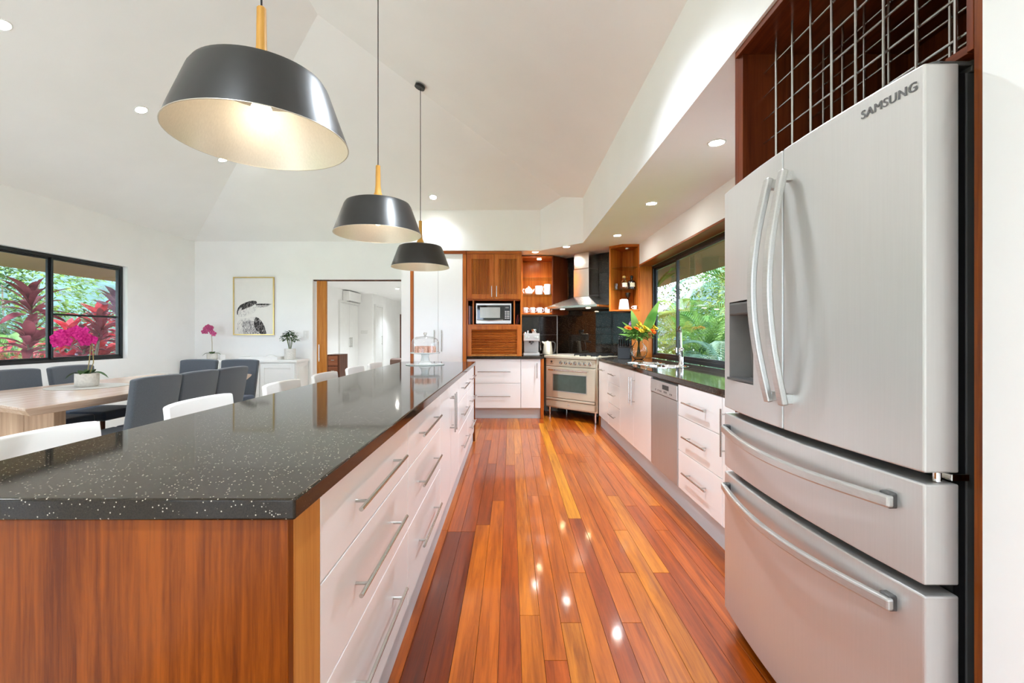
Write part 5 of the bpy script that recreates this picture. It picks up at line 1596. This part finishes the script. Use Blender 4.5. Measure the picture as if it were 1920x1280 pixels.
shape([(396, 640), (396, 615), (404, 592), (420, 572), (450, 556), (480, 545), (505, 541), (530, 545), (534, 560), (512, 570), (500, 580), (470, 592), (440, 604), (425, 610), (430, 590), (412, 600), (404, 620), (402, 642)], INK, 7.2344, 'printed_crown')
shape([(522, 566), (545, 562), (590, 562), (636, 565), (605, 573), (560, 574), (530, 574)], INK, 7.2343, 'printed_upper_beak')
shape([(524, 576), (560, 577), (605, 574), (634, 567), (600, 584), (560, 591), (535, 588)], INKG, 7.2343, 'printed_lower_beak')
shape([(525, 655), (545, 665), (568, 690), (585, 722), (598, 770), (597, 777), (560, 777), (528, 750), (512, 720), (513, 690)], INK, 7.2345, 'printed_wing')

# ------------------------------------------------------------------ hall furnishings
t = thing('air_conditioner', 'white split-system air conditioner high on the hall wall', 'air conditioner', (HX, 12.6, 2.05))
B(HX + 0.002, 12.2, 2.12, HX + 0.19, 13.15, 2.39).build('case', CERAM, t, bevel=0.02, segs=3)
for k in range(2):
    B(HX + 0.15 - 0.05 * k, 12.26, 2.108, HX + 0.185 - 0.05 * k, 13.09, 2.119).build('louvre', MIDG, t, bevel=0.002)
t = thing('switch_plate', 'white double light switch on the far hall wall', 'switch', (-4.28, 13.39, 1.28))
B(-4.40, 13.388, 1.24, -4.20, 13.398, 1.34).build('plate', CERAM, t, bevel=0.003)
for x in (-4.36, -4.30, -4.25):
    B(x, 13.382, 1.27, x + 0.025, 13.389, 1.31).build('rocker', CERAM, t, bevel=0.002)
t = thing('drawer_chest', 'small brown timber drawer chest in the hall', 'drawers', (-3.9, 10.2, 0))
B(-4.04, 10.0, 0.03, -3.755, 10.5, 0.77).build('carcass', DKWOOD, t, bevel=0.004)
for k in range(3):
    z = 0.06 + k * 0.235
    d = B(-4.0, 9.985, z, -3.795, 9.999, z + 0.215).build('drawer', BRNWOOD, t, bevel=0.003)
    MB().cyl((-3.93, 9.97, z + 0.12), (-3.86, 9.97, z + 0.12), 0.008).build('handle', NICKEL, d)
for x in (-4.02, -3.775):
    for y in (10.02, 10.48):
        B(x - 0.015, y - 0.015, 0, x + 0.015, y + 0.015, 0.03).build('foot', DKWOOD, t)
t = thing('hall_armchair', 'brown leather chair back glimpsed through the doorway', 'armchair', (-2.15, 9.1, 0))
B(-2.38, 8.95, 0.30, -1.95, 9.10, 0.745).build('backrest', LEATHER, t, bevel=0.05, segs=4, smooth=0.9)
B(-2.38, 9.10, 0.22, -1.95, 9.6, 0.44).build('seat', LEATHER, t, bevel=0.04, segs=3, smooth=0.9)
for x in (-2.34, -1.99):
    for y in (9.0, 9.55):
        MB().cyl((x, y, 0), (x, y, 0.31 if y < 9.2 else 0.23), 0.016, n=10).build('leg', DKWOOD, t)
t = thing('timber_screen', 'tall narrow timber-framed panel standing in the hall', 'screen', (-2.45, 10.5, 0))
B(-2.545, 10.48, 0.0, -2.505, 10.52, 1.68).build('post', DKWOOD, t, bevel=0.003)
B(-2.505, 10.49, 0.1, -1.9, 10.51, 1.64).build('panel', WHITEF, t, smooth=0)
B(-1.9, 10.48, 0.0, -1.86, 10.52, 1.68).build('post', DKWOOD, t, bevel=0.003)

t = thing('wall_switch', 'white switch plate on the wall above the sideboard plant', 'switch', (-3.255, 7.245, 1.14))
B(-3.295, 7.238, 1.14, -3.215, 7.249, 1.27).build('plate', CERAM, t, bevel=0.003)
for z in (1.165, 1.215):
    B(-3.27, 7.232, z, -3.24, 7.2375, z + 0.032).build('rocker', WHITEF, t, bevel=0.002)
# ------------------------------------------------------------------ outdoors
struct(B(-40, -30, -0.32, XL - 0.2, 45, -0.3).build('garden_ground', GRASS, smooth=0))
struct(B(2.15, -30, -0.32, 40, 45, -0.3).build('garden_ground_right', GRASS, smooth=0))
struct(B(-7.0, -9.5, -0.299, 2.1, YF - 0.2, -0.16).build('bounce_terrace', PAVE, smooth=0))  # added unseen paving, bounces neutral sunlight up to the ceiling
struct(B(-7.1, -6, -0.299, XL - 0.2, 12, -0.16).build('terrace_paving', PAVE, smooth=0))
struct(B(-7.4, -6, 2.2, XL - 0.14, 9.5, 2.36).build('eave_left', SOFF, smooth=0))
struct(B(1.92, 1.0, 2.2, 3.1, 12, 2.36).build('eave_right', SOFF, smooth=0))
struct(B(-5.28, 6.12, -0.3, XL - 0.14, 6.36, 2.2).build('wall_pier', REND, smooth=0))
# wooded hills far behind the garden
def hill(name, x, y, rx, ry, h, seed):
    r = random.Random(seed)
    N = 28
    vs, fs = [], []
    for j in range(N + 1):
        for i in range(N + 1):
            u, v = -1 + 2 * i / N, -1 + 2 * j / N
            d = max(0.0, 1 - u * u - v * v)
            vs.append((x + rx * u, y + ry * v, -0.4 + h * d ** 0.7 * (0.9 + 0.2 * math.sin(3 * u + 5 * v + seed)) + r.uniform(0, 0.5) * (d > 0)))
    for j in range(N):
        for i in range(N):
            a = j * (N + 1) + i
            fs.append((a, a + 1, a + N + 2, a + N + 1))
    return struct(MB().add(vs, fs).build(name, HILLM, smooth=1.5))
hill('hill_left', -70, 70, 45, 50, 13.0, 1)
hill('hill_left_near', -60, 10, 30, 60, 11.0, 4)
hill('hill_right', 60, 60, 40, 60, 16, 2)

r9 = random.Random(9)
LEAFMESH = {}
def cordyline(label, x, y, h, mat, n=30, L=0.5, heads=1, z0=-0.3, lw=0.11):
    t = thing('cordyline', label, 'plant', (x, y, z0), group='cordylines outside the dining window')
    tr = MB()
    tops = []
    for k in range(heads):
        a = r9.uniform(0, 2 * PI)
        sp = 0.0 if heads == 1 else 0.22
        tp = Vector((sp * math.cos(a), sp * math.sin(a), h * (1 - 0.16 * k)))
        tr.tube([(0, 0, 0), (tp.x * 0.5, tp.y * 0.5, h * 0.4), tp], [0.03, 0.025, 0.018], 7)
        tops.append(tp)
    tr.build('stem', TRUNK, t, local=True)
    for tp in tops:
        for i in range(n):
            key = (mat.name, i % 4, L)
            if key not in LEAFMESH:
                dr = (0.35, 0.6, 0.85, 0.2)[i % 4]
                o = MB().leaf((0, 0, 0), (1, 0, 0.0), (0, 0, 1), L, lw, dr, 6, 0.3, wpos=0.5).build('leaf', mat, t, local=True, fix=False)
                LEAFMESH[key] = o.data
            else:
                o = bpy.data.objects.new('leaf', LEAFMESH[key])
                COL.objects.link(o)
                o.parent = t
            u = i / n
            o.location = tp - Vector((0, 0, 0.22 * u))
            o.rotation_euler = (r9.uniform(-.3, .3), -(1.25 - 1.25 * u) + r9.uniform(-.1, .1), i * 2.4 + r9.uniform(-.2, .2))
            s = r9.uniform(0.8, 1.15)
            o.scale = (s, s, s)
    return t
cordyline('tall crimson cordyline outside the left half of the dining window', -6.9, 6.55, 1.95, CORDB, 20, 0.55)
cordyline('dark burgundy cordyline behind the window mullion', -6.6, 7.0, 1.6, CORDB, 22, 0.45, 2)
cordyline('bright crimson cordyline in the middle of the right-hand dining pane', -7.2, 7.75, 1.75, CORDR, 24, 0.5, 2)
cordyline('dusty purple cordyline by the pier outside the dining window', -6.9, 8.05, 1.95, CORDP, 26, 0.55)
cordyline('low crimson cordyline under the middle of the right-hand dining pane', -6.7, 7.45, 1.2, CORDR, 22, 0.42)
cordyline('low dusty purple cordyline at the foot of the right-hand dining pane', -6.3, 7.15, 0.85, CORDP, 24, 0.42)
cordyline('short burgundy cordyline near the pier outside the dining window', -6.5, 7.75, 1.3, CORDB, 22, 0.42)
cordyline('purple-leaved cordyline between mullion and middle of the right dining pane', -7.9, 8.2, 1.35, CORDP, 22, 0.45)
cordyline('crimson cordyline left of the pier, half hidden by the dusty purple one', -7.6, 8.9, 1.5, CORDR, 24, 0.5)
cordyline('burgundy cordyline low at the left picture edge outside the window', -6.4, 6.05, 1.45, CORDB, 22, 0.45)
cordyline('crimson cordyline low left of the window mullion', -7.0, 7.15, 0.95, CORDR, 22, 0.42)
def bush(label, x, y, rx, rz, mat, n, L, z0=-0.3, name='garden_shrub', group=None, seed=1, cat='shrub', zc=None):
    r = random.Random(seed)
    t = thing(name, label, cat, (x, y, z0), group=group)
    m, st = MB(), MB()
    zc = rz if zc is None else zc
    for i in range(n):
        a = r.uniform(0, 2 * PI)
        w = r.uniform(-1, 1)
        rr = r.uniform(0.55, 1.0)
        q = math.sqrt(1 - w * w)
        p = Vector((rx * rr * q * math.cos(a), rx * rr * q * math.sin(a), zc + rz * rr * w))
        m.leaf(p, (math.cos(a) * q + r.uniform(-.6, .6), math.sin(a) * q + r.uniform(-.6, .6), w * 0.6 + r.uniform(-.3, .7)), (0, 0, 1), L * r.uniform(.7, 1.3), L * 0.42, 0.5, 2, wpos=0.5)
    for k in range(5):
        a = k * 1.26
        st.tube([(0.05 * math.cos(a), 0.05 * math.sin(a), 0), (rx * 0.4 * math.cos(a), rx * 0.4 * math.sin(a), zc)], [0.03, 0.012], 5)
    st.build('stems', TRUNK, t, local=True)
    m.build('foliage', mat, t, local=True, fix=False)['kind'] = 'stuff'
    return t
G1 = 'shrubs outside the dining window'
bush('wide burgundy-leaved shrub behind the cordylines in the right dining pane', -8.0, 9.6, 0.75, 0.75, CORDB, 900, 0.17, group=G1, seed=17, zc=0.85)
bush('crimson-leaved shrub behind the low cordylines by the mullion', -7.9, 7.3, 0.6, 0.55, CORDR, 600, 0.15, group=G1, seed=18, zc=0.8)
bush('dusty purple ground shrub under the right dining pane', -6.9, 8.6, 0.5, 0.5, CORDP, 600, 0.13, group=G1, seed=19, zc=0.75)
bush('tall yellow-green tree at the upper left of the dining window', -10.5, 9.5, 1.7, 2.2, BUSHL, 4200, 0.17, group=G1, seed=11, cat='tree', name='garden_tree', zc=2.6)
bush('deep green tree behind the tall crimson cordyline', -10.0, 7.6, 1.5, 1.9, BUSHG, 3800, 0.17, group=G1, seed=12, cat='tree', name='garden_tree', zc=2.4)
bush('low bright green shrub beside the pier outside the dining window', -6.2, 7.5, 0.4, 0.5, BUSHL, 260, 0.16, group=G1, seed=13, zc=0.75)
bush('broad green shrub behind the crimson cordylines', -8.6, 10.1, 1.2, 1.0, BUSHG, 2200, 0.14, group=G1, seed=14, zc=1.2)
bush('pale green shrub behind the dusty purple cordyline', -8.3, 11.0, 1.0, 0.9, BUSHL, 1700, 0.14, group=G1, seed=15, zc=1.1)
bush('dark green shrub in front of the glass fence', -8.4, 8.4, 0.8, 0.8, BUSHG, 1300, 0.13, group=G1, seed=16, zc=0.8)
def palm(label, x, y, h, nf, L, mat, seed, group, z0=-0.3, name='palm', lean=0.0, up=0.9):
    r = random.Random(seed)
    t = thing(name, label, 'palm', (x, y, z0), group=group)
    MB().tube([(0, 0, 0), (lean * 0.3, 0, h * 0.5), (lean, 0, h)], [0.10, 0.07, 0.055], 9).build('trunk', TRUNK, t, local=True)
    m = MB()
    n = 34
    pts = []
    for i in range(n + 1):
        u = i / n
        pts.append(Vector((L * (u - 0.12 * u * u), 0, L * (0.42 * math.sin(u * 1.5) - 0.62 * u * u * u))))
    m.tube(pts[::3] + [pts[-1]], [0.012 * (1 - 0.8 * i / 12) for i in range(len(pts[::3]) + 1)], 5)
    for i in range(4, n):
        u = i / n
        tg = (pts[min(i + 1, n)] - pts[i - 1]).normalized()
        ll = L * 0.34 * (math.sin(PI * min(1.0, 0.15 + u * 0.8)) ** 0.7) * (1 - 0.35 * u)
        for s in (-1, 1):
            m.leaf(pts[i], Vector((0, s, 0)) * 0.9 + tg * 0.75 + Vector((0, 0, 0.15)), (0, 0, 1), ll, 0.034 * L / 1.6, 0.55, 2, 0.3, wpos=0.45)
    fd = None
    for k in range(nf):
        if fd is None:
            o = m.build('frond', mat, t, local=True, fix=False)
            fd = o.data
        else:
            o = bpy.data.objects.new('frond', fd)
            COL.objects.link(o)
            o.parent = t
        o.location = (lean, 0, h)
        o.rotation_euler = (r.uniform(-.3, .3), -up + 1.15 * (k / nf) + r.uniform(-.15, .15), k * 2.4 + r.uniform(-.3, .3))
        s = r.uniform(.8, 1.1)
        o.scale = (s, s, s)
    return t
palm('feathery golden palm behind the glass fence outside the dining window', -8.2, 7.6, 1.0, 9, 1.2, PALMG, 21, 'palms in the garden', up=0.7)
G2 = 'palms outside the kitchen window'
palm('large arching palm in the middle of the kitchen window', 3.9, 8.9, 0.9, 15, 1.9, PALMG, 22, G2)
palm('blue-green palm low at the right of the kitchen window', 3.1, 6.6, 0.8, 12, 1.3, PALMB, 23, G2, up=0.8)
palm('palm with hanging fronds nearest the refrigerator side of the kitchen window', 3.7, 7.1, 2.2, 12, 1.7, PALMG, 24, G2)
palm('palm seen through the narrow kitchen pane by the corner shelf', 4.3, 11.6, 1.4, 12, 1.7, PALMG, 25, G2)
palm('tall palm farther behind the kitchen window', 6.0, 12.5, 2.6, 13, 2.2, PALMB, 26, G2)
palm('young palm close outside the kitchen window', 3.3, 4.6, 1.2, 11, 1.4, PALMG, 27, G2)
G3 = 'shrubs outside the kitchen window'
bush('yellow-green tree behind the palms, left in the kitchen window', 5.8, 10.2, 1.6, 2.0, BUSHL, 4000, 0.17, group=G3, seed=31, cat='tree', name='garden_tree', zc=2.2)
bush('deep green tree behind the palms, right in the kitchen window', 6.2, 7.6, 1.8, 2.1, BUSHG, 4000, 0.17, group=G3, seed=32, cat='tree', name='garden_tree', zc=2.2)
bush('low leafy shrub at the foot of the large arching palm', 3.4, 7.9, 0.8, 0.7, BUSHG, 700, 0.17, group=G3, seed=33, zc=0.6)
bush('bright low shrub outside the narrow kitchen pane', 3.8, 10.3, 0.9, 0.8, BUSHL, 700, 0.17, group=G3, seed=34, zc=0.7)
bush('green tree far behind the narrow kitchen pane', 6.5, 15.0, 2.2, 2.4, BUSHG, 4000, 0.2, group=G3, seed=35, cat='tree', name='garden_tree', zc=2.4)
bush('dense green hedge tree opposite the refrigerator side of the window', 5.6, 4.4, 1.8, 2.0, BUSHG, 3500, 0.17, group=G3, seed=36, cat='tree', name='garden_tree', zc=2.0)
# glass pool fence
for k, y in enumerate((5.2, 6.45, 7.7)):
    t = thing('fence_panel', ['clear glass fence panel hidden left of the dining window', 'clear glass fence panel left in the dining window', 'clear glass fence panel behind the window mullion'][k], 'fence', (-7.6, y + 0.6, -0.3), group='glass pool fence panels')
    B(-7.606, y, -0.22, -7.594, y + 1.2, 1.55).build('glass_pane', FGLASS, t, smooth=0)
    for q in (y + 0.2, y + 1.0):
        B(-7.63, q - 0.03, -0.3, -7.57, q + 0.03, -0.1).build('spigot', CHROME, t, bevel=0.004)
